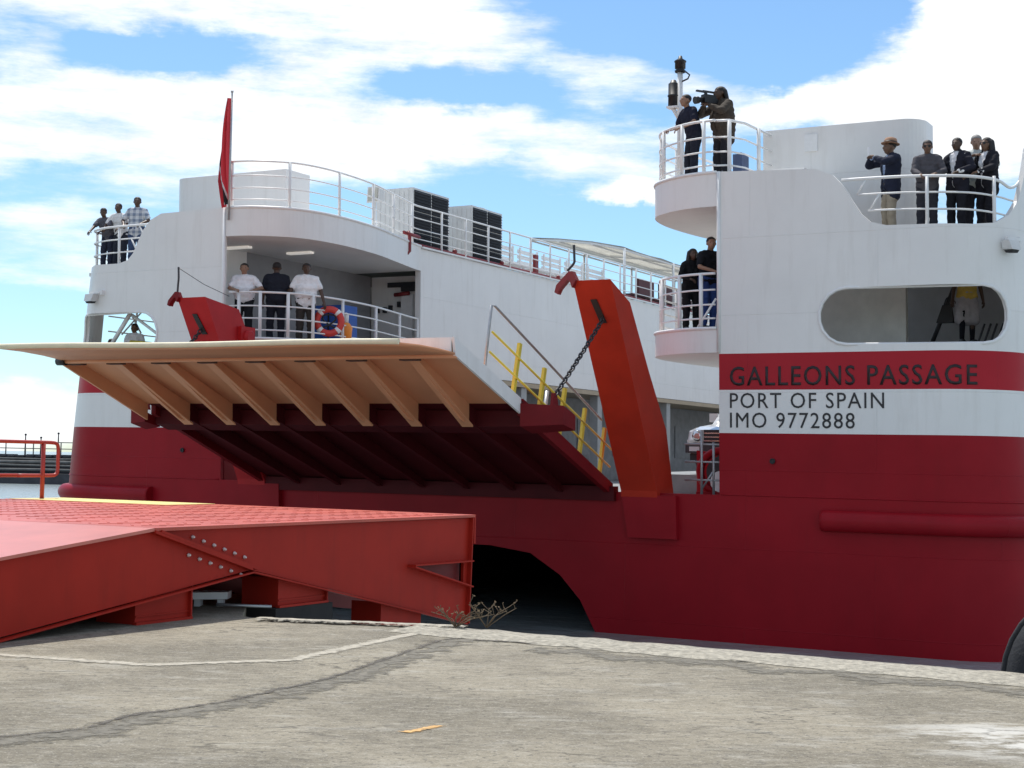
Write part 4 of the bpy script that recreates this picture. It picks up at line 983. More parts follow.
mb = MB(W); mb.box((-12.55, 3.3, 4.45), (-11.55, 3.95, 5.55)); mb.bevel(.03, 2); e2 = mb.build('deck_locker', BLUE, label='blue storage locker on the balcony behind the lifebuoy', cat='locker')
mb = MB(W); mb.box((-12.0, 3.27, 4.6), (-11.97, 3.3, 5.45)); mb.build('door_seam', BLACK, e2)
e = empty('marker_float', W(-11.06, 2.75, 4.44), 'orange float light clipped to the balcony rail beside the lifebuoy', 'float')
mb = MB(W); mb.lathe((-11.06, 2.75, 4.60), (0, 0, 1), [(0, .08), (.05, .15), (.3, .17), (.4, .1), (.42, .07)], 14); mb.build('float_body', ORANGE, e)
mb = MB(W); mb.lathe((-11.06, 2.75, 5.02), (0, 0, 1), [(0, .07), (.2, .075), (.26, .03)], 12); mb.tube([(-11.06, 2.75, 4.44), (-11.06, 2.75, 4.62)], .02, 6); mb.build('lamp_tube', RAILW, e)
# wire from the port arm's rod to the balcony post
mb = MB(W); mb.tube([(-12.06, -2.37, 5.84), (-12.3, -1.2, 5.6), (-12.5, -.05, 5.45)], .008, 5); mb.build('stay_wire', STEEL, label='thin dark stay wire from the left lifting arm to the balcony post', cat='wire')

# ------------------------------------------------------------------ parked vehicle on the ferry deck
def suv():
    sc_, t0, z0 = -1.0, 3.0, 1.44
    f = lambda x, y, z: W(sc_ + x, t0 + y, z0 + z)      # x across, y back from the nose
    e = empty('parked_car', f(0, 2.3, 0), 'white off road car parked nose outward on the vehicle deck beside the near tower', 'car')
    WH = mat('car_white', (.62, .63, .64), .22, coat=.5); CH = mat('chrome', (.65, .66, .67), .15, metal=.9)
    prof = [(0, .45, .70, .86), (.12, .42, .98, .90), (.5, .4, 1.06, .93), (1.25, .4, 1.13, .94), (1.55, .4, 1.2, .94), (2.15, .4, 1.78, .78), (2.5, .4, 1.86, .74), (4.1, .4, 1.85, .74), (4.5, .42, 1.7, .76), (4.62, .5, 1.1, .88)]
    mb = MB(f); rings = []
    for y, zb_, zt_, hw in prof:
        belt = min(zt_, 1.13)
        rings.append([mb.V((sx * w_, y, z)) for sx, w_, z in ((-1, .88, zb_), (-1, .94, .75), (-1, .93, belt - .03), (-1, hw, zt_ - .05), (-1, hw - .1, zt_), (1, hw - .1, zt_), (1, hw, zt_ - .05), (1, .93, belt - .03), (1, .94, .75), (1, .88, zb_))])
    for a, b in zip(rings, rings[1:]):
        for k_ in range(10): mb.face([a[k_], a[(k_ + 1) % 10], b[(k_ + 1) % 10], b[k_]])
    mb.face(rings[0]); mb.face(rings[-1][::-1]); mb.build('body', WH, e)
    mb = MB(f); mb.hexa([(-.80, 1.58, 1.23), (.80, 1.58, 1.23), (.70, 2.10, 1.76), (-.70, 2.10, 1.76)], [(-.80, 1.55, 1.245), (.80, 1.55, 1.245), (.70, 2.07, 1.775), (-.70, 2.07, 1.775)]); mb.build('windscreen', mat('screen_pale', (.45, .48, .5), .1, spec=.8), e)
    for sx in (-1, 1):
        mb = MB(f); mb.prism([(2.25, 1.2), (2.55, 1.7), (4.0, 1.7), (4.2, 1.2)], lambda p: (sx * (.935 - (p[1] - 1.2) * .26), p[0], p[1]), lambda p: (sx * (.96 - (p[1] - 1.2) * .26), p[0], p[1])); mb.build('side_window', GLASS, e)
        mb = MB(f); mb.lathe((sx * .68, -.02, .84), v * -1, [(0, .13), (.03, .12), (.05, .06)], 14); mb.build('headlight', CH, e)
        mb = MB(f); mb.box((sx * 1.0 - .1, 1.75, 1.2), (sx * 1.0 + .1, 1.85, 1.4)); mb.bevel(.03, 2); mb.build('mirror', WH, e)
        for y in (.85, 3.7):
            mb = MB(f); mb.lathe((sx * .72, y, .38), u * sx, [(0, .30), (.02, .37), (.2, .38), (.24, .33)], 20); wo = mb.build('wheel', RUBBER, e)
            mb = MB(f); mb.lathe((sx * .955, y, .38), u * sx, [(0, .24), (.02, .22), (.03, .08)], 16); mb.build('rim', CH, wo)
    mb = MB(f); mb.box((-.54, -.02, .68), (.54, -.003, .98)); gr = mb.build('grille', BLACK, e)
    mb = MB(f); [mb.box((-.52, -.035, .72 + i * .085), (.52, -.021, .745 + i * .085)) for i in range(3)]; mb.build('bar', CH, gr)
    mb = MB(f); mb.box((-.92, -.14, .46), (.92, .0, .66)); mb.bevel(.04, 2); mb.build('bumper', STEEL, e)
    for sx in (-1, 1): mb = MB(f); mb.box((sx * .7 - .12, -.16, .5), (sx * .7 + .12, -.141, .6)); mb.build('fog_light', WH, e)
    mb = MB(f); mb.box((-.86, -.02, .3), (.86, .2, .45)); mb.build('skid_plate', BLACK, e)
suv()

# ------------------------------------------------------------------ link span on the quay
link = empty('link_span', LW(0, 3.8, 0), 'red steel loading ramp with a textured deck and bolted side girders on the quay', 'loading ramp')
WID = 7.25
def gird_poly(): return [(-.14, .895), (5.94, .885), (5.88, -.47), (1.41, .445)]
def girder(b, th):
    mb = MB(LW)
    outer = gird_poly(); hole = [(4.49, .32), (5.80, .31), (5.80, .02)]
    A_, B_, C_, D_ = outer; H0, H1, H2 = hole
    def quad(*p): mb.hexa([(a, b - th, z) for a, z in p], [(a, b, z) for a, z in p])
    quad(A_, B_, H1, H0); quad(B_, C_, H2, H1); quad(C_, D_, H0, H2); quad(D_, A_, H0)
    return mb
for b_ in (0, WID + .04):
    part(girder(b_ if b_ else 0.0, -.04 if b_ == 0 else .04), 'side_girder', LINKRED, link)
    mb = MB(LW); b2 = b_
    mb.prism([(-.14, .893), (-9.0, .0 - .30), (-9.0, -.4), (-5, -.02), (-2.3, .0), (1.41, .443)], lambda p: (p[0], b2, max(p[1], .002)), lambda p: (p[0], b2 + (.04 if b2 == 0 else -.04), max(p[1], .002)))
    part(mb, 'approach_girder', LINKRED, link)
mb = MB(LW)   # edge flanges that stand proud of the girder
def strip(p, q, w, d=.05):
    (a0, z0), (a1, z1) = p, q; L_ = math.hypot(a1 - a0, z1 - z0); nx, nz = -(z1 - z0) / L_ * w, (a1 - a0) / L_ * w
    mb.hexa([(a0, -d, z0), (a1, -d, z1), (a1, .02, z1), (a0, .02, z0)], [(a0 + nx, -d, z0 + nz), (a1 + nx, -d, z1 + nz), (a1 + nx, .02, z1 + nz), (a0 + nx, .02, z0 + nz)])
strip((5.89, -.48), (5.945, .90), .022, .06); strip((5.86, -.475), (1.42, .43), .018, .05); strip((1.42, .43), (-2.3, -.012), .018, .05)
strip((4.46, .335), (5.87, .325), .018, .12); strip((5.87, .01), (4.46, .335), .018, .12)
part(mb, 'edge_flange', LINKRED, link)
mb = MB(LW)
mb.hexa([(4.4, .10, -.05), (5.86, .10, -.05), (5.86, .14, -.05), (4.4, .14, -.05)], [(4.4, .10, .40), (5.86, .10, .40), (5.86, .14, .40), (4.4, .14, .40)]); part(mb, 'notch_plate', mat('link_shade_red', (.20, .02, .02), .6), link)  # darker copy of the link red paints the shade inside the notch
mb = MB(LW)   # joint flange between approach and bridge
for d in (-.05, .035):
    strip((-.10 + d, .88), (1.40 + d, .447), .028, .08)
part(mb, 'joint_flange', LINKRED, link)
dirn = Vector((1.5, 0, -.433)).normalized(); nrm = Vector((.433, 0, 1.5)).normalized()
for row in (-.085, .10):
    for i in range(6):
        f = .36 + i * .11; p = Vector((-.10, 0, .88)) + Vector((1.5, 0, -.433)) * f + nrm * row
        mb = MB(LW); mb.lathe((p.x, -.001, p.z), u, [(0, .021), (.014, .021), (.018, .012), (.032, .011)], 6); part(mb, 'bolt', BOLT, link)
# deck with raised herringbone bars
mb = MB(LW); mb.box((-.14, -.06, .897), (5.97, WID + .1, .93))
for ia in range(22):
    for ib in range(26):
        a = .15 + ia * .262; b = .22 + ib * .285; q = 1 if (ib % 2) else -1
        if random.random() < .06: continue
        w = .013; L2 = .12; c_, s_ = math.cos(R(45) * q), math.sin(R(45) * q)
        lo = [(a + x * c_ - y * s_, b + x * s_ + y * c_, .925) for x, y in ((-L2, -w), (L2, -w), (L2, w), (-L2, w))]
        mb.hexa(lo, [(x, y, .934) for x, y, z in lo])
part(mb, 'deck_plate', LINKTOP, link)
mb = MB(LW); mb.hexa([(-.145, -.06, .897), (-.145, WID + .1, .897), (-9, WID + .1, -.012 + .01), (-9, -.06, -.002)], [(-.145, -.06, .929), (-.145, WID + .1, .929), (-9, WID + .1, .02), (-9, -.06, .02)])
part(mb, 'approach_plate', mat('approach_pink', (.58, .17, .125), .34, var=.12, vscale=1.5, dirt=.2, dirtcol=(.35, .12, .10)), link)
mb = MB(LW); mb.box((4.9, 4.3, .9305), (5.96, WID + .08, .938)); part(mb, 'yellow_edge', mat('edge_yellow', (.78, .62, .22), .5, var=.12, vscale=4), link)
mb = MB(LW); mb.box((5.975, -.05, .55), (6.01, WID + .08, .93)); part(mb, 'end_plate', LINKRED, link)
for b_ in (1.5, 4.0):
    mb = MB(LW); mb.prism([(-5, .02), (3.0, .02), (3.0, -.05), (5.8, -.4), (5.85, .88), (-.14, .88), (-5, .22)], lambda p: (p[0], b_, p[1]), lambda p: (p[0], b_ + .03, p[1])); part(mb, 'inner_girder', mat('link_shade_red', (.10, .010, .010), .6), link)  # plates added in the darker red so the space below looks shaded
# cross beams below and legs
for a in (.6, 2.4, 4.2):
    mb = MB(LW); mb.box((a, .1, .45 if a < 2 else .25), (a + .25, WID - .1, .89)); part(mb, 'cross_member', LINKRED, link)
def leg(a0, a1, b0, zt0, zt1):
    mb = MB(LW)
    mb.hexa([(a0, b0, .0), (a1, b0, .0), (a1, b0 + .5, .0), (a0, b0 + .5, .0)], [(a0, b0, zt0), (a1, b0, zt1), (a1, b0 + .5, zt1), (a0, b0 + .5, zt0)])
    mb.box((a0 - .03, b0 - .05, .0), (a1 + .02, b0 - .002, .025)); mb.box((a1, b0 - .04, .0), (a1 + .02, b0 + .5, max(zt0, zt1)))
    mb.box((a0, b0 - .012, .07), (a1, b0 - .002, .085))
    part(mb, 'leg', LINKRED, link)
leg(-.25, .51, .06, .24, .33); leg(2.0, 2.85, .08, .32, .14)
mb = MB(LW); mb.box((1.9, .03, -5), (2.95, 2.2, -.004)); mb.bevel(.03, 1); part(mb, 'support_pier', mat('pier_shade_black', (.022, .02, .02), .9, var=.3), link)  # near-black colour stands for the shade under the link span
leg(-.25, .51, WID - .6, .24, .33); leg(2.0, 2.85, WID - .6, .32, .14)
mb = MB(LW); mb.hexa([(4.0, .07, -.55), (4.9, .07, -.55), (4.9, .5, -.55), (4.0, .5, -.55)], [(4.0, .07, -.08), (4.9, .07, -.26), (4.9, .5, -.26), (4.0, .5, -.08)]); part(mb, 'pad', LINKRED, link)
# orange hand rail on the far side
mb = MB(LW)
hp = smooth_path([(-9, WID - .05, 1.95), (0, WID - .05, 1.95), (5.0, WID - .05, 1.95)], 4) + smooth_path([(5.55, WID - .05, 1.95), (5.68, WID - .05, 1.93), (5.72, WID - .05, 1.83), (5.72, WID - .05, 1.6), (5.72, WID - .05, 1.4), (5.68, WID - .05, 1.32), (5.55, WID - .05, 1.30), (4.9, WID - .05, 1.30)], 4)
hp = [(a, b, z) for a, b, z in [tuple(p) for p in hp]]
hp = [(a, b, 1.28 + (z - 1.30) * .77) for a, b, z in hp]; mb.tube(hp, .028, 8); mb.tube([(4.9, WID - .05, 1.28), (0, WID - .05, 1.28), (-6, WID - .05, 1.28)], .028, 8)
for a in (5.42, 2.6, -.3): mb.tube([(a, WID - .05, .9), (a, WID - .05, 1.77)], .034, 8)
part(mb, 'hand_rail', mat('rail_red', (.40, .035, .022), .45, var=.1, vscale=6), link)

# white plank and pipe lying under it
mb = MB(); mb.hexa([(-3.42, 16.72, .08), (-3.05, 16.86, .08), (-3.05, 17.1, .08), (-3.42, 17.0, .08)], [(-3.42, 16.72, .155), (-3.05, 16.86, .155), (-3.05, 17.1, .155), (-3.42, 17.0, .155)]); mb.bevel(.006, 1)
mb.box((-3.4, 16.8, .0), (-3.34, 17.0, .08)); mb.box((-3.16, 16.86, .0), (-3.1, 17.0, .08)); mb.build('plank', RAILW, label='short white plank lying under the red loading ramp', cat='plank')
mb = MB(); mb.tube([(-3.12, 16.6, .045), (-2.55, 16.75, .02)], .018, 6); mb.build('pipe', GALV, label='thin grey pipe on the ground beside the white plank', cat='pipe')

# tyre fender at the quay edge
def tyre():
    c = Vector((4.93, 13.0, -.12)); ax = (-v * .93 - u * .1 + kz * .2).normalized(); x = ax.cross(kz).normalized(); y = x.cross(ax)
    e = empty('tyre_fender', c - kz * .8, 'big black tyre fender hanging over the quay edge at right', 'fender')
    mb = MB()
    mb.tube([c + x * (.52 * math.cos(a)) + y * (.56 * math.sin(a)) for a in frange(0, 2 * math.pi * 31 / 32, 31)], .23, 14, closed=True, raw=True)
    for rr in (-.09, 0, .09):
        mb.tube([c + ax * rr + x * (.735 * math.cos(a)) + y * (.775 * math.sin(a)) for a in frange(0, 2 * math.pi * 31 / 32, 31)], .03, 6, closed=True, raw=True)
    mb.build('tyre', RUBBER, e)
    ch = MB(); P = [c + y * .5, c + y * .85 - ax * -.1, c + y * .9 - v * .8]
    for i in range(14):
        p = P[0].lerp(P[2], i / 14); q = P[0].lerp(P[2], (i + 1) / 14); d = (q - p); L_ = d.length; d.normalize(); xx = d.orthogonal().normalized(); yy = d.cross(xx); xx = yy if i % 2 else xx
        ch.tube([(p + q) / 2 + d * (L_ * .65 * math.cos(b)) + xx * (.03 * math.sin(b)) for b in frange(0, 5.6, 8)], .012, 5, closed=True, raw=True)
    ch.build('hanging_chain', STEEL, e)
tyre()

# dry weeds at the kerb corner
def weed(c, n, h, lab, seed):
    rnd = random.Random(seed); e = empty('weed', c, lab, 'weed', 'dry weeds at the quay edge')
    st = MB(); lf = MB()
    for i in range(n):
        a = rnd.uniform(0, 6.28); ln = rnd.uniform(.15, .5); hh = h * rnd.uniform(.5, 1)
        top = Vector(c) + Vector((math.cos(a) * ln * .8, math.sin(a) * ln * .25, hh)); mid = Vector(c).lerp(top, .5) + Vector((rnd.uniform(-.03, .03), 0, .03))
        st.tube([c, mid, top], .006, 4, r2=.003, raw=True)
        for j in range(3):
            p = mid.lerp(top, rnd.uniform(0, 1)); q = p + Vector((rnd.uniform(-.08, .08), rnd.uniform(-.03, .03), rnd.uniform(.02, .08))); st.tube([p, q], .003, 4, raw=True)
            for k_ in range(2):
                d = Vector((rnd.uniform(-1, 1), rnd.uniform(-1, 1), rnd.uniform(-.3, 1))).normalized() * rnd.uniform(.012, .028); s_ = d.orthogonal().normalized() * .007
                f0 = lf.bm.faces.new([lf.bm.verts.new(x) for x in (q, q + d * .5 + s_, q + d, q + d * .5 - s_)])
    st.build('stem', mat('dry_stem', (.14, .10, .06), .9), e); lf.build('leaf', mat('dry_leaf', (.20, .14, .075), .9), e, recalc=False)
weed((-.20, 15.1, .02), 6, .27, 'tall dry weed by the end of the red ramp', 3)
weed((-.5, 15.05, .02), 12, .17, 'low bushy dry weed beside the tall one', 5)

# ------------------------------------------------------------------ far jetty
jt = empty('jetty', (-52, 165, -1.95), 'dark far jetty of concrete and pipes across the water at left', 'jetty')
JC = mat('jetty_dark', (.05, .05, .058), .8, var=.4, vscale=.6); JL = mat('jetty_pale', (.14, .14, .135), .8, var=.3, vscale=1)
mb = MB(); mb.box((-100, 163, -2.5), (-30, 172, -.75)); mb.build('quay_wall', JC, jt)
mb = MB(); mb.box((-100, 166, -.75), (-30, 172, 1.15))
for i in range(70): x = -100 + i; mb.box((x, 165.6, 1.0), (x + .7, 170, 1.25 + .25 * noise.noise((i * .4, 0, 0))))
mb.build('rubble_bank', JC, jt)
mb = MB()
for z, r, y in ((-.35, .16, 164), (.1, .12, 164.4), (.45, .2, 165), (.85, .1, 165.3)):
    mb.tube([(-100 + i * 2, y, z + .12 * noise.noise((i * .3, z * 9, 0))) for i in range(36)], r, 6, raw=True)
mb.build('pipe_run', JL, jt)
mb = MB()
for z in (1.9, 2.6): mb.tube([(-100, 168, z), (-30, 168, z)], .05, 5, raw=True)
for i in range(24): mb.tube([(-100 + i * 3, 168, 1.1), (-100 + i * 3, 168, 2.65)], .07, 5, raw=True)
mb.build('railing', JL, jt)
for x, h in ((-53.2, 3.4), (-51.5, 3.1), (-49.6, 3.6), (-46.2, 3.9)):
    mb = MB(); mb.tube([(x, 169, 1.0), (x, 169, h)], .10, 6, r2=.06, raw=True); mb.ball((x, 169, h), .14, 1); mb.build('post', JC, jt)

# ------------------------------------------------------------------ people
def remeshed(mb, vox, smooth=3):
    me = bpy.data.meshes.new('tmp'); mb.bm.to_mesh(me); mb.bm.free()
    ob = bpy.data.objects.new('tmp', me); COL.objects.link(ob)
    m = ob.modifiers.new('r', 'REMESH'); m.mode = 'VOXEL'; m.voxel_size = vox; m.use_smooth_shade = True
    m2 = ob.modifiers.new('s', 'SMOOTH'); m2.iterations = smooth; m2.factor = .5
    r = bpy.data.meshes.new_from_object(ob.evaluated_get(bpy.context.evaluated_depsgraph_get()))
    bpy.data.objects.remove(ob); bpy.data.meshes.remove(me); return r
def cap(mb, p0, r0, p1, r1):
    p0, p1 = Vector(p0), Vector(p1); d = p1 - p0
    if d.length > 1e-4:
        n = 4; mb.tube([p0 + d * i / n for i in range(n + 1)], r0, 12, r2=r1, raw=True)
    for p, r in ((p0, r0), (p1, r1)): mb.ball(tuple(p), r, 2)
def ik(a, b, l1, l2, hint):
    d = b - a; L_ = min(d.length, (l1 + l2) * .995); d = d.normalized(); b = a + d * L_
    x = (l1 * l1 - l2 * l2 + L_ * L_) / (2 * L_); h = math.sqrt(max(0, l1 * l1 - x * x))
    n = Vector(hint) - d * Vector(hint).dot(d); n.normalize()
    return a + d * x + n * h, b
SKIN = {'dark': (.075, .038, .022), 'brown': (.16, .085, .05), 'mid': (.30, .17, .11), 'pale': (.46, .30, .23)}
def cloth(col, kind='plain'):
    key = 'cloth_%s_%d_%d_%d' % (kind, *(int(c * 255) for c in col))
    if key in MATS: return MATS[key]
    m = mat(key, col, .85, var=.12, vscale=9, bump=.5, bscale=14, spec=.2)
    if kind == 'check':
        nt = m.node_tree; L = nt.links.new; b = nt.nodes['Principled BSDF']; tc = nd(nt, 'ShaderNodeTexCoord'); sp = nd(nt, 'ShaderNodeSeparateXYZ'); L(tc.outputs['Object'], sp.inputs[0])
        fs = []
        for ch in (0, 2):
            w = nd(nt, 'ShaderNodeMath', op='MULTIPLY'); L(sp.outputs[ch], w.inputs[0]); w.inputs[1].default_value = 45
            s = nd(nt, 'ShaderNodeMath', op='SINE'); L(w.outputs[0], s.inputs[0]); g = nd(nt, 'ShaderNodeMath', op='GREATER_THAN'); L(s.outputs[0], g.inputs[0]); g.inputs[1].default_value = .1; fs.append(g)
        a = nd(nt, 'ShaderNodeMath', op='ADD'); L(fs[0].outputs[0], a.inputs[0]); L(fs[1].outputs[0], a.inputs[1])
        h = nd(nt, 'ShaderNodeMath', op='MULTIPLY'); L(a.outputs[0], h.inputs[0]); h.inputs[1].default_value = .4
        x = nd(nt, 'ShaderNodeMix', data_type='RGBA'); L(h.outputs[0], x.inputs['Factor']); x.inputs[6].default_value = (.62, .64, .66, 1); x.inputs[7].default_value = (.09, .14, .24, 1); L(x.outputs[2], b.inputs['Base Color'])
    return m

def person(label, s, t, z, h, face, skin='brown', shirt=(.8, .8, .8), sleeves='short', skind='plain', trousers=(.03, .035, .05), lower='trousers',
           hair='short', haircol=(.012, .010, .010), lean=0.0, lhand=None, rhand=None, turn=0.0, nod=0.0, jacket=None, stout=1.0, female=False,
           hat=None, glasses=False, shoes=(.02, .02, .02), step=0.0, group=None, tuck=True):
    """face: angle of the facing direction, degrees clockwise from towards-the-camera (-y), seen from above; hands in body space (x right of the figure's own left)"""
    k_ = h / 1.75; WIDE = 1.06 if stout <= 1.2 else 1.14
    base = W(s, t, z)
    e = empty('person', base, label, 'person', group, rz=R(180 - face))
    e.scale = (k_ * WIDE, k_ * WIDE, k_)
    SKM = mat('skin_' + skin, SKIN[skin], .5, var=.08, vscale=20)
    wf = .90 if female else 1.0
    d = Vector((0, math.sin(lean), math.cos(lean))); pel = Vector((0, -.02 - .12 * math.sin(lean), .95))
    at = lambda f, x=0.0, y=0.0: pel + d * f + Vector((x, 0, 0)) + Vector((0, math.cos(lean), -math.sin(lean))) * y
    neck = at(.50); hd = neck + Vector((0, .03 + .06 * math.sin(lean), .155))
    sh = {sx: at(.445, sx * .178 * wf) for sx in (-1, 1)}
    hip = {sx: Vector((sx * .09, pel.y, .92)) for sx in (-1, 1)}
    ank = {sx: Vector((sx * .11, sx * step, .085)) for sx in (-1, 1)}
    knee = {sx: (hip[sx] + ank[sx]) / 2 + Vector((0, .03, .02)) for sx in (-1, 1)}
    tgt = {-1: lhand, 1: rhand}; elb = {}; wri = {}
    for sx in (-1, 1):
        tg = Vector(tgt[sx]) if tgt[sx] is not None else Vector((sx * .27, .04, .80)) + Vector((0, .1 * math.sin(lean), 0))
        elb[sx], wri[sx] = ik(sh[sx], tg, .29, .265, (sx * .7, -.6, -.25))
    rot = Matrix.Rotation(turn, 3, 'Z') @ Matrix.Rotation(-nod, 3, 'X')
    H = lambda x, y, zz: hd + rot @ Vector((x, y, zz))
    mb = MB()
    # head: cranium, face, jaw, nose, ears
    def ell(c, r, sc):
        M_ = Matrix.Translation(c) @ rot.to_4x4() @ Matrix.Diagonal((r * sc[0], r * sc[1], r * sc[2], 1)); bmesh.ops.create_icosphere(mb.bm, subdivisions=3, radius=1, matrix=M_)
    ell(H(0, -.012, .03), .1, (.80, .98, .92)); ell(H(0, .025, -.015), .1, (.68, .72, .95)); ell(H(0, .042, -.078), .05, (.95, .95, .75))
    cap(mb, H(0, .092, .018), .013, H(0, .112, -.018), .017); ell(H(0, .092, -.05), .02, (1.5, .8, .55))
    ell(H(0, .085, .032), .02, (2.6, .7, .5))
    for sx in (-1, 1): ell(H(sx * .082, -.005, -.002), .03, (.35, .6, 1))
    cap(mb, neck - d * .05, .062 * (.88 if female else 1), hd + Vector((0, -.015, -.06)), .052)
    # trunk
    def cap2(f, w, r, y=0.0):
        a, b = at(f, -w, y), at(f, w, y); cap(mb, a, r, b, r)
    def trunk(g, sk=1.0):
        cap2(-.02, .075 * sk, .105 * (1.06 if female else 1) + g); cap2(.10, .06 * stout, .100 * stout + g, .012 * (stout > 1.1)); cap2(.22, .065 * stout, .102 * (1 + (stout - 1) * .8) + g, .02 * (stout > 1.1)); cap2(.33, .085 * wf, .106 + g)
        cap2(.42, .115 * wf, .082 + g); cap(mb, at(.46, -.13 * wf), .052 + g, at(.46, .13 * wf), .052 + g); cap(mb, at(.46, 0), .075 + g, at(.50, 0), .055 + g)
        for fa, fb, w, r in ((-.02, .10, .06, .1), (.10, .22, .06, .098), (.22, .33, .07, .1), (.33, .42, .09, .09)):
            for sx in (-1, 0, 1): cap(mb, at(fa, sx * w), r + g, at(fb, sx * w), r + g)
        if female: ell(at(.30, .065, .075), .07 + g * .5, (1, 1, 1)); ell(at(.30, -.065, .075), .07 + g * .5, (1, 1, 1))
    trunk(0)
    for sx in (-1, 1):
        cap(mb, sh[sx], .054, elb[sx], .041); cap(mb, elb[sx], .041, wri[sx], .028)
        cap(mb, hip[sx], .086, knee[sx], .056); cap(mb, knee[sx], .056, knee[sx].lerp(ank[sx], .35), .054); cap(mb, knee[sx].lerp(ank[sx], .35), .054, ank[sx], .038)
        cap(mb, ank[sx] + Vector((0, -.03, -.045)), .036, ank[sx] + Vector((sx * .02, .15, -.05)), .03)
        hdv = (wri[sx] - elb[sx]).normalized(); side = hdv.cross(Vector((0, 0, 1))); side = side.normalized() if side.length > .2 else Vector((1, 0, 0))
        for o_ in (-.022, 0, .022): cap(mb, wri[sx] + side * o_ * .6, .019, wri[sx] + hdv * .085 + side * o_, .017)
    me = remeshed(mb, .0125, 2)
    # fingers grow out of each palm in the same mesh
    b2 = bmesh.new(); b2.from_mesh(me); bpy.data.meshes.remove(me); fb = MB(); fb.bm.free(); fb.bm = b2
    for sx in (-1, 1):
        hdv = (wri[sx] - elb[sx]).normalized(); side = hdv.cross(Vector((0, 0, 1))); side = side.normalized() if side.length > .2 else Vector((1, 0, 0))
        curl = side.cross(hdv); curl = -curl if curl.z > 0 else curl
        for i, ln in enumerate((.066, .080, .074, .056)):
            a = wri[sx] + hdv * .075 + side * (-.028 + .0185 * i); p1 = a + hdv * ln * .55 + curl * ln * .12; p2 = p1 + hdv * ln * .32 + curl * ln * .3; p3 = p2 + hdv * ln * .1 + curl * ln * .3
            fb.tube([a, p1, p2, p3], .0092, 6, r2=.007, raw=True)
        inner = -1 if side.x * sx > 0 else 1
        a = wri[sx] + hdv * .025 + side * inner * .022; p1 = a + side * inner * .035 + hdv * .03; p2 = p1 + hdv * .035 + curl * .012
        fb.tube([a, p1, p2], .0115, 6, r2=.008, raw=True)
    for f in b2.faces: f.smooth = True
    fb.mi = 1
    for sx in (-1, 1): fb.ball(tuple(H(sx * .032, .078, .012)), .011, 1)
    fb.mi = 2
    p = [H(x, .098 - abs(x) * .35, -.055) for x in (-.024, -.012, 0, .012, .024)]; fb.tube(p, .005, 5, raw=True)
    def emit(bm, name, mats):
        me = bpy.data.meshes.new(name); bm.to_mesh(me); bm.free()
        for m in mats: me.materials.append(m)
        o = bpy.data.objects.new(name, me); COL.objects.link(o); o.parent = e; return o
    emit(b2, 'body', [SKM, mat('eye_dark', (.02, .015, .012), .2), mat('lip_brown', (.14, .05, .04), .5)])
    def emit_me(me, name, m):
        me.materials.clear(); me.materials.append(m); me.name = name
        for p in me.polygons: p.use_smooth = True
        if name in ('shirt', 'jacket', 'trousers', 'skirt'):      # folds
            sd = len(bpy.data.objects) * .37
            nrm_ = [v_.normal.copy() for v_ in me.vertices]
            for v_, n_ in zip(me.vertices, nrm_):
                c = v_.co; q = noise.noise((c.x * 7 + sd, c.y * 7, c.z * 13 + c.x * 9)) + .5 * noise.noise((c.x * 17, c.y * 17 + sd, c.z * 26))
                v_.co = c + n_ * (.011 * q)
        o = bpy.data.objects.new(name, me); COL.objects.link(o); o.parent = e; return o
    # shirt
    mb = MB(); g = .020; trunk(g)
    if not tuck:
        for sx in (-1, 0, 1): cap(mb, at(-.02, sx * .075), .125, Vector((sx * .08, pel.y, .82)), .115)
    for sx in (-1, 1):
        if sleeves != 'none':
            end = elb[sx] if sleeves == 'long' else sh[sx].lerp(elb[sx], .72); cap(mb, sh[sx], .070, end, .066 if sleeves == 'short' else .058)
            if sleeves == 'long': cap(mb, elb[sx], .058, elb[sx].lerp(wri[sx], .93), .044)
    emit_me(remeshed(mb, .015, 3), 'shirt', cloth(shirt, skind))
    if jacket:
        mb = MB(); trunk(.034)
        for sx in (-1, 1):
            cap(mb, sh[sx], .078, elb[sx], .068); cap(mb, elb[sx], .068, elb[sx].lerp(wri[sx], .9), .050)
            cap(mb, at(.36, sx * .10), .10, Vector((sx * .105, pel.y, .76)), .115)
        cap(mb, at(.3, 0, -.05), .10, Vector((0, pel.y - .05, .76)), .11)
        jm = remeshed(mb, .016, 3); bj = bmesh.new(); bj.from_mesh(jm); bpy.data.meshes.remove(jm)
        # open front: a V between the lapels
        kill = [f for f in bj.faces if (lambda c: c.y - pel.y - (c.z - pel.z) * math.tan(lean) > .06 and abs(c.x) < .012 + max(0, (c.z - 1.02)) * .19 and c.z < 1.5)(f.calc_center_median())]
        bmesh.ops.delete(bj, geom=kill, context='FACES')
        me = bpy.data.meshes.new('jacket'); bj.to_mesh(me); bj.free(); emit_me(me, 'jacket', cloth(jacket))
    # lower garment
    mb = MB()
    if lower == 'trousers':
        cap(mb, (-.075, pel.y, .95), .124, (.075, pel.y, .95), .124); cap(mb, (-.06, pel.y, 1.03), .112, (.06, pel.y, 1.03), .112)
        for sx in (-1, 1): cap(mb, hip[sx], .106, knee[sx], .080); cap(mb, knee[sx], .080, ank[sx] + Vector((0, -.005, .0)), .066)
        nm = 'trousers'
    else:
        cap(mb, (-.06, pel.y, 1.0), .12, (.06, pel.y, 1.0), .12)
        zl = .47 if lower == 'skirt' else .52
        for sx in (-1, 0, 1): cap(mb, (sx * .07, pel.y, .95), .122, (sx * .12, pel.y + .01, zl), .125)
        nm = 'skirt'
    emit_me(remeshed(mb, .016, 3), nm, cloth(trousers))
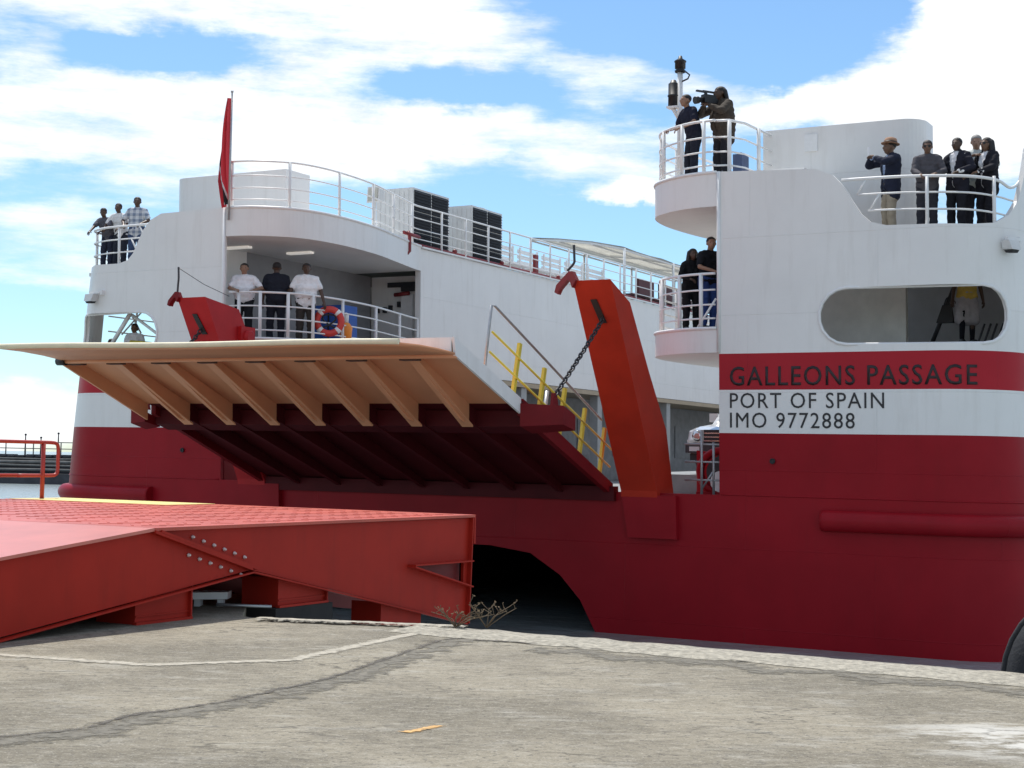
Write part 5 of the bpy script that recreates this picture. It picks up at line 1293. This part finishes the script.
    if lower == 'skirt' and trousers[0] > .2:
        mb = MB(); [cap(mb, knee[sx] + Vector((0, 0, .1)), .066, ank[sx], .046) for sx in (-1, 1)]; emit_me(remeshed(mb, .015, 2), 'tights', cloth((.015, .015, .018)))
    mb = MB()
    for sx in (-1, 1): cap(mb, ank[sx] + Vector((0, -.035, -.04)), .048, ank[sx] + Vector((sx * .02, .16, -.048)), .040); mb.box(*[(tuple(ank[sx] + Vector((-.045, -.08, -.085)))), tuple(ank[sx] + Vector((.045, .19, -.06)))])
    emit_me(remeshed(mb, .014, 2), 'shoes', mat('shoe_leather', shoes, .5))
    # hair and headgear
    if hair != 'bald':
        mb = MB(); ell(H(0, -.022, .047), .1, (.86, 1.0, .87))
        if hair == 'long':
            for sx in (-1, 0, 1): cap(mb, H(sx * .05, -.06, .04), .058, H(sx * .075, -.075, -.16), .055); cap(mb, H(sx * .075, -.075, -.16), .055, H(sx * .08, -.07, -.30), .03)
            for sx in (-1, 1): cap(mb, H(sx * .078, -.01, .04), .028, H(sx * .09, -.02, -.17), .026)
        if hair == 'bun': ell(H(0, -.13, .03), .05, (1, 1, 1)); cap(mb, H(-.04, -.06, -.02), .05, H(.04, -.06, -.02), .05)
        if hair == 'dreads':
            for i in range(7): a = -2.6 + i * .86 - .05; cap(mb, H(.075 * math.sin(a), -.03 - .06 * abs(math.cos(a)), .04), .035, H(.10 * math.sin(a), -.05 - .07 * abs(math.cos(a)), -.14), .026)
        me = remeshed(mb, .012, 1); bh = bmesh.new(); bh.from_mesh(me); bpy.data.meshes.remove(me)
        inv = rot.inverted()
        kill = [f for f in bh.faces if (lambda c: c.y > .045 and c.z < .068)(inv @ (f.calc_center_median() - hd))]
        if hair == 'short': kill = [f for f in bh.faces if (lambda c: (c.y > .045 and c.z < .068) or (c.z < -.02 - .0 + (c.y + .05) * .5))(inv @ (f.calc_center_median() - hd))]
        bmesh.ops.delete(bh, geom=kill, context='FACES')
        me = bpy.data.meshes.new('hair'); bh.to_mesh(me); bh.free(); emit_me(me, 'hair', mat('hair_%d' % int(haircol[0] * 999), haircol, .6, bump=.6, bscale=60))
    if hat:
        mb = MB(); up = rot @ Vector((0, -.1, 1)); c = H(0, -.015, .065)
        mb.lathe(tuple(c), up, [(-.005, .152), (.005, .154), (.012, .112), (.05, .108), (.095, .092), (.11, .06), (.105, .02)], 24); o = mb.build('hat', hat, None, base=(0, 0, 0)); o.parent = e; o.location = (0, 0, 0)
        mb = MB(); mb.lathe(tuple(c), up, [(.014, .1145), (.038, .1125)], 24); o2 = mb.build('hat_band', BLACK, None, base=(0, 0, 0)); o2.parent = o
    if glasses:
        mb = MB()
        for sx in (-1, 1): mb.lathe(tuple(H(sx * .034, .085, .012)), rot @ Vector((sx * .15, 1, 0)), [(0, .027), (.008, .026)], 10)
        mb.tube([H(-.08, 0, .02), H(-.065, .08, .02), H(0, .1, .022), H(.065, .08, .02), H(.08, 0, .02)], .005, 5, raw=True); o = mb.build('sunglasses', BLACK, None, base=(0, 0, 0)); o.parent = e; o.location = (0, 0, 0)
    M_ = Matrix.Translation(base) @ Matrix.Rotation(R(180 - face), 4, 'Z') @ Matrix.Diagonal((k_ * WIDE, k_ * WIDE, k_, 1))
    return e, {'head': M_ @ hd, 'l': M_ @ wri[-1], 'r': M_ @ wri[1], 'M': M_}

# three at the rail of the far tower's wing
person('man in a dark shirt leaning out at the left end of the far wing rail', -17.25, .75, 6.36, 1.68, 20, 'dark', (.10, .10, .12), lean=.45, lhand=(-.18, .52, 1.0), rhand=(.14, .55, 1.0), trousers=(.03, .035, .06), turn=.35, nod=.2)
person('man in a white shirt between two others at the far wing rail', -16.85, .8, 6.36, 1.77, 15, 'dark', (.74, .74, .74), lean=.28, lhand=(-.2, .42, 1.02), rhand=(.2, .42, 1.02), trousers=(.03, .035, .05), turn=.2)
person('man in a blue and white checked shirt at the far wing rail', -16.2, .7, 6.36, 1.88, 5, 'dark', (.5, .55, .6), skind='check', lhand=(-.2, .30, 1.04), rhand=(.22, .25, 1.02), trousers=(.05, .08, .16), tuck=False, turn=.2)
# three on the far balcony
person('stout man in a white shirt resting his arms on the far balcony rail', -12.55, .55, 4.44, 1.90, 0, 'mid', (.80, .80, .82), lean=.12, lhand=(-.24, .30, 1.10), rhand=(.12, .36, 1.10), trousers=(.015, .016, .02), stout=1.25)
person('broad man in dark uniform with his back turned on the far balcony', -12.0, 1.1, 4.44, 1.97, 175, 'dark', (.018, .020, .030), sleeves='short', trousers=(.015, .017, .025), stout=1.25)
person('heavy tall man in an untucked white shirt at the far balcony rail', -11.36, 1.45, 4.44, 1.96, -8, 'dark', (.80, .80, .80), trousers=(.045, .04, .035), tuck=False, stout=1.3, lhand=(-.36, .08, .84), rhand=(.36, .10, .84))
# two heads behind the far window
person('person in a white top seen through the far window', -16.52, 1.05, 3.29, 1.72, 10, 'brown', (.72, .72, .74), hair='bun', lean=.1)
person('person in black half hidden behind the far window edge', -17.2, .95, 3.0, 1.62, 30, 'dark', (.03, .03, .035), lean=.1)
# starboard upper balcony
person('man in dark shirt bending over the rail of the near tower balcony', -.98, .92, 7.56, 1.90, 65, 'mid', (.016, .018, .035), lean=.30, lhand=(-.18, .34, 1.0), rhand=(.16, .36, 1.02), trousers=(.02, .022, .035), hair='short', stout=1.1)
_, cm_ = person('cameraman in a brown vest with a video camera on the near tower balcony', -.34, 1.05, 7.56, 2.02, 62, 'dark', (.075, .060, .048), sleeves='long', jacket=(.06, .048, .038), trousers=(.022, .022, .028), hair='dreads', lhand=(-.06, .30, 1.34), rhand=(.12, .28, 1.36), lean=.12, nod=.1, stout=1.3, tuck=False)
# starboard mid balcony
person('woman in black with long dark hair on the near tower lower balcony', -1.02, 1.0, 4.44, 1.75, -15, 'dark', (.012, .012, .014), sleeves='long', trousers=(.012, .012, .015), hair='long', lean=.14, lhand=(-.1, .34, 1.05), rhand=(.16, .34, 1.05), female=True, tuck=False)
person('man in a black polo shirt and blue jeans on the near tower lower balcony', -.63, 1.0, 4.44, 1.98, -30, 'mid', (.012, .013, .018), trousers=(.035, .07, .22), lean=.10, lhand=(-.06, .36, 1.08), rhand=(.16, .33, 1.06), turn=-.4)
# starboard wing
SH_ = mat('straw_hat', (.36, .20, .12), .8, bump=.5, bscale=50)
_, hm = person('man in a straw hat and navy jacket filming with a phone on the near wing', 3.20, .95, 6.15, 1.98, 78, 'brown', (.35, .45, .65), sleeves='long', jacket=(.020, .024, .045), trousers=(.36, .31, .24), hair='short', hat=SH_, lhand=(-.05, .30, 1.40), rhand=(.10, .29, 1.42), turn=0)
person('man in a grey patterned shirt and sunglasses resting on the near wing rail', 4.02, .62, 6.15, 1.84, 18, 'brown', (.085, .08, .09), sleeves='long', trousers=(.035, .035, .045), glasses=True, lean=.12, lhand=(-.16, .34, 1.06), rhand=(.1, .38, 1.04), stout=1.15, tuck=False, nod=.15)
person('man in a dark suit and white shirt turned sideways at the near wing rail', 4.55, .75, 6.15, 1.88, 55, 'dark', (.72, .72, .74), sleeves='long', jacket=(.018, .018, .028), trousers=(.016, .016, .022), lhand=(-.22, .24, 1.06), rhand=(.22, .30, 1.06), turn=.3, stout=1.1)
person('grey haired man in a pale shirt standing behind the suited man', 4.78, 1.35, 6.15, 2.03, 15, 'mid', (.50, .53, .50), sleeves='long', trousers=(.03, .03, .04), haircol=(.25, .24, .23), lhand=(-.1, .30, 1.30), rhand=(.1, .30, 1.30), nod=.2)
person('long haired woman in a black jacket at the end of the near wing', 5.06, .95, 6.15, 1.88, 60, 'brown', (.74, .74, .76), sleeves='long', jacket=(.016, .016, .020), trousers=(.016, .016, .02), hair='long', female=True, glasses=True, lhand=(-.12, .34, 1.06), rhand=(.16, .32, 1.05))
# on the stair behind the oval window
person('woman in a yellow top and pale skirt behind the oval window', 4.30, 2.65, 4.20, 1.80, 0, 'dark', (.62, .44, .10), sleeves='short', trousers=(.42, .40, .42), lower='skirt', hair='long', female=True, lhand=(-.30, .02, .80), rhand=(.3, .05, .8), step=.05)

# things they hold
def local_box(M_, a, b): return [M_ @ Vector(p) for p in ((a[0], a[1], a[2]), (b[0], a[1], a[2]), (b[0], b[1], a[2]), (a[0], b[1], a[2]), (a[0], a[1], b[2]), (b[0], a[1], b[2]), (b[0], b[1], b[2]), (a[0], b[1], b[2]))]
def mbox(mb, M_, a, b): q = local_box(M_, a, b); mb.hexa(q[:4], q[4:])
M_ = cm_['M']
e = empty('video_camera', M_ @ Vector((.02, .36, 1.42)), 'black shoulder video camera held by the cameraman', 'video camera')
mb = MB(); mbox(mb, M_, (-.02, .10, 1.40), (.09, .36, 1.55)); mbox(mb, M_, (.0, .12, 1.55), (.05, .15, 1.60)); mbox(mb, M_, (.0, .30, 1.55), (.05, .33, 1.60)); mbox(mb, M_, (.0, .10, 1.595), (.05, .38, 1.62)); mb.bevel(.008, 1); mb.build('camera_body', BLACK, e)
mb = MB(); ax = (M_.to_3x3() @ Vector((0, 1, -.25))).normalized(); mb.lathe(tuple(M_ @ Vector((.035, .35, 1.46))), ax, [(0, .055), (.12, .055), (.13, .075), (.22, .08)], 16); mb.build('lens_barrel', BLACK, e)
mb = MB(); mbox(mb, M_, (-.06, .34, 1.56), (-.02, .54, 1.59)); mb.build('microphone', STEEL, e)
M_ = hm['M']
mb = MB(); mbox(mb, M_, (-.015, .36, 1.45), (.065, .373, 1.60)); mb.bevel(.004, 1); mb.build('phone', mat('phone_white', (.75, .75, .75), .3), label='white phone held up by the man in the straw hat', cat='phone')
e = empty('handbag', W(3.93, 2.55, 4.62), 'black handbag hanging from the arm of the woman behind the oval window', 'handbag')
mb = MB(W); mb.hexa([(3.72, 2.5, 4.62), (4.06, 2.5, 4.62), (4.06, 2.66, 4.62), (3.72, 2.66, 4.62)], [(3.84, 2.53, 4.98), (4.02, 2.53, 4.98), (4.02, 2.63, 4.98), (3.84, 2.63, 4.98)]); mb.bevel(.02, 2); mb.build('bag', BLACK, e)
mb = MB(W); mb.tube(bez((3.86, 2.58, 4.97), (3.95, 2.58, 5.3), (4.0, 2.58, 4.97)), .014, 6); mb.build('strap', BLACK, e)
mb = MB(W); mb.box((.02, .75, 7.545), (.22, 1.15, 8.05)); mb.bevel(.05, 3); bg_ = mb.build('backpack', cloth((.10, .13, .22)), label='blue grey bag on the deck beside the cameraman', cat='bag')
mb = MB(W); mb.tube(bez((.06, .95, 8.03), (.12, .95, 8.2), (.18, .95, 8.03)), .012, 6); mb.build('strap', BLACK, bg_)
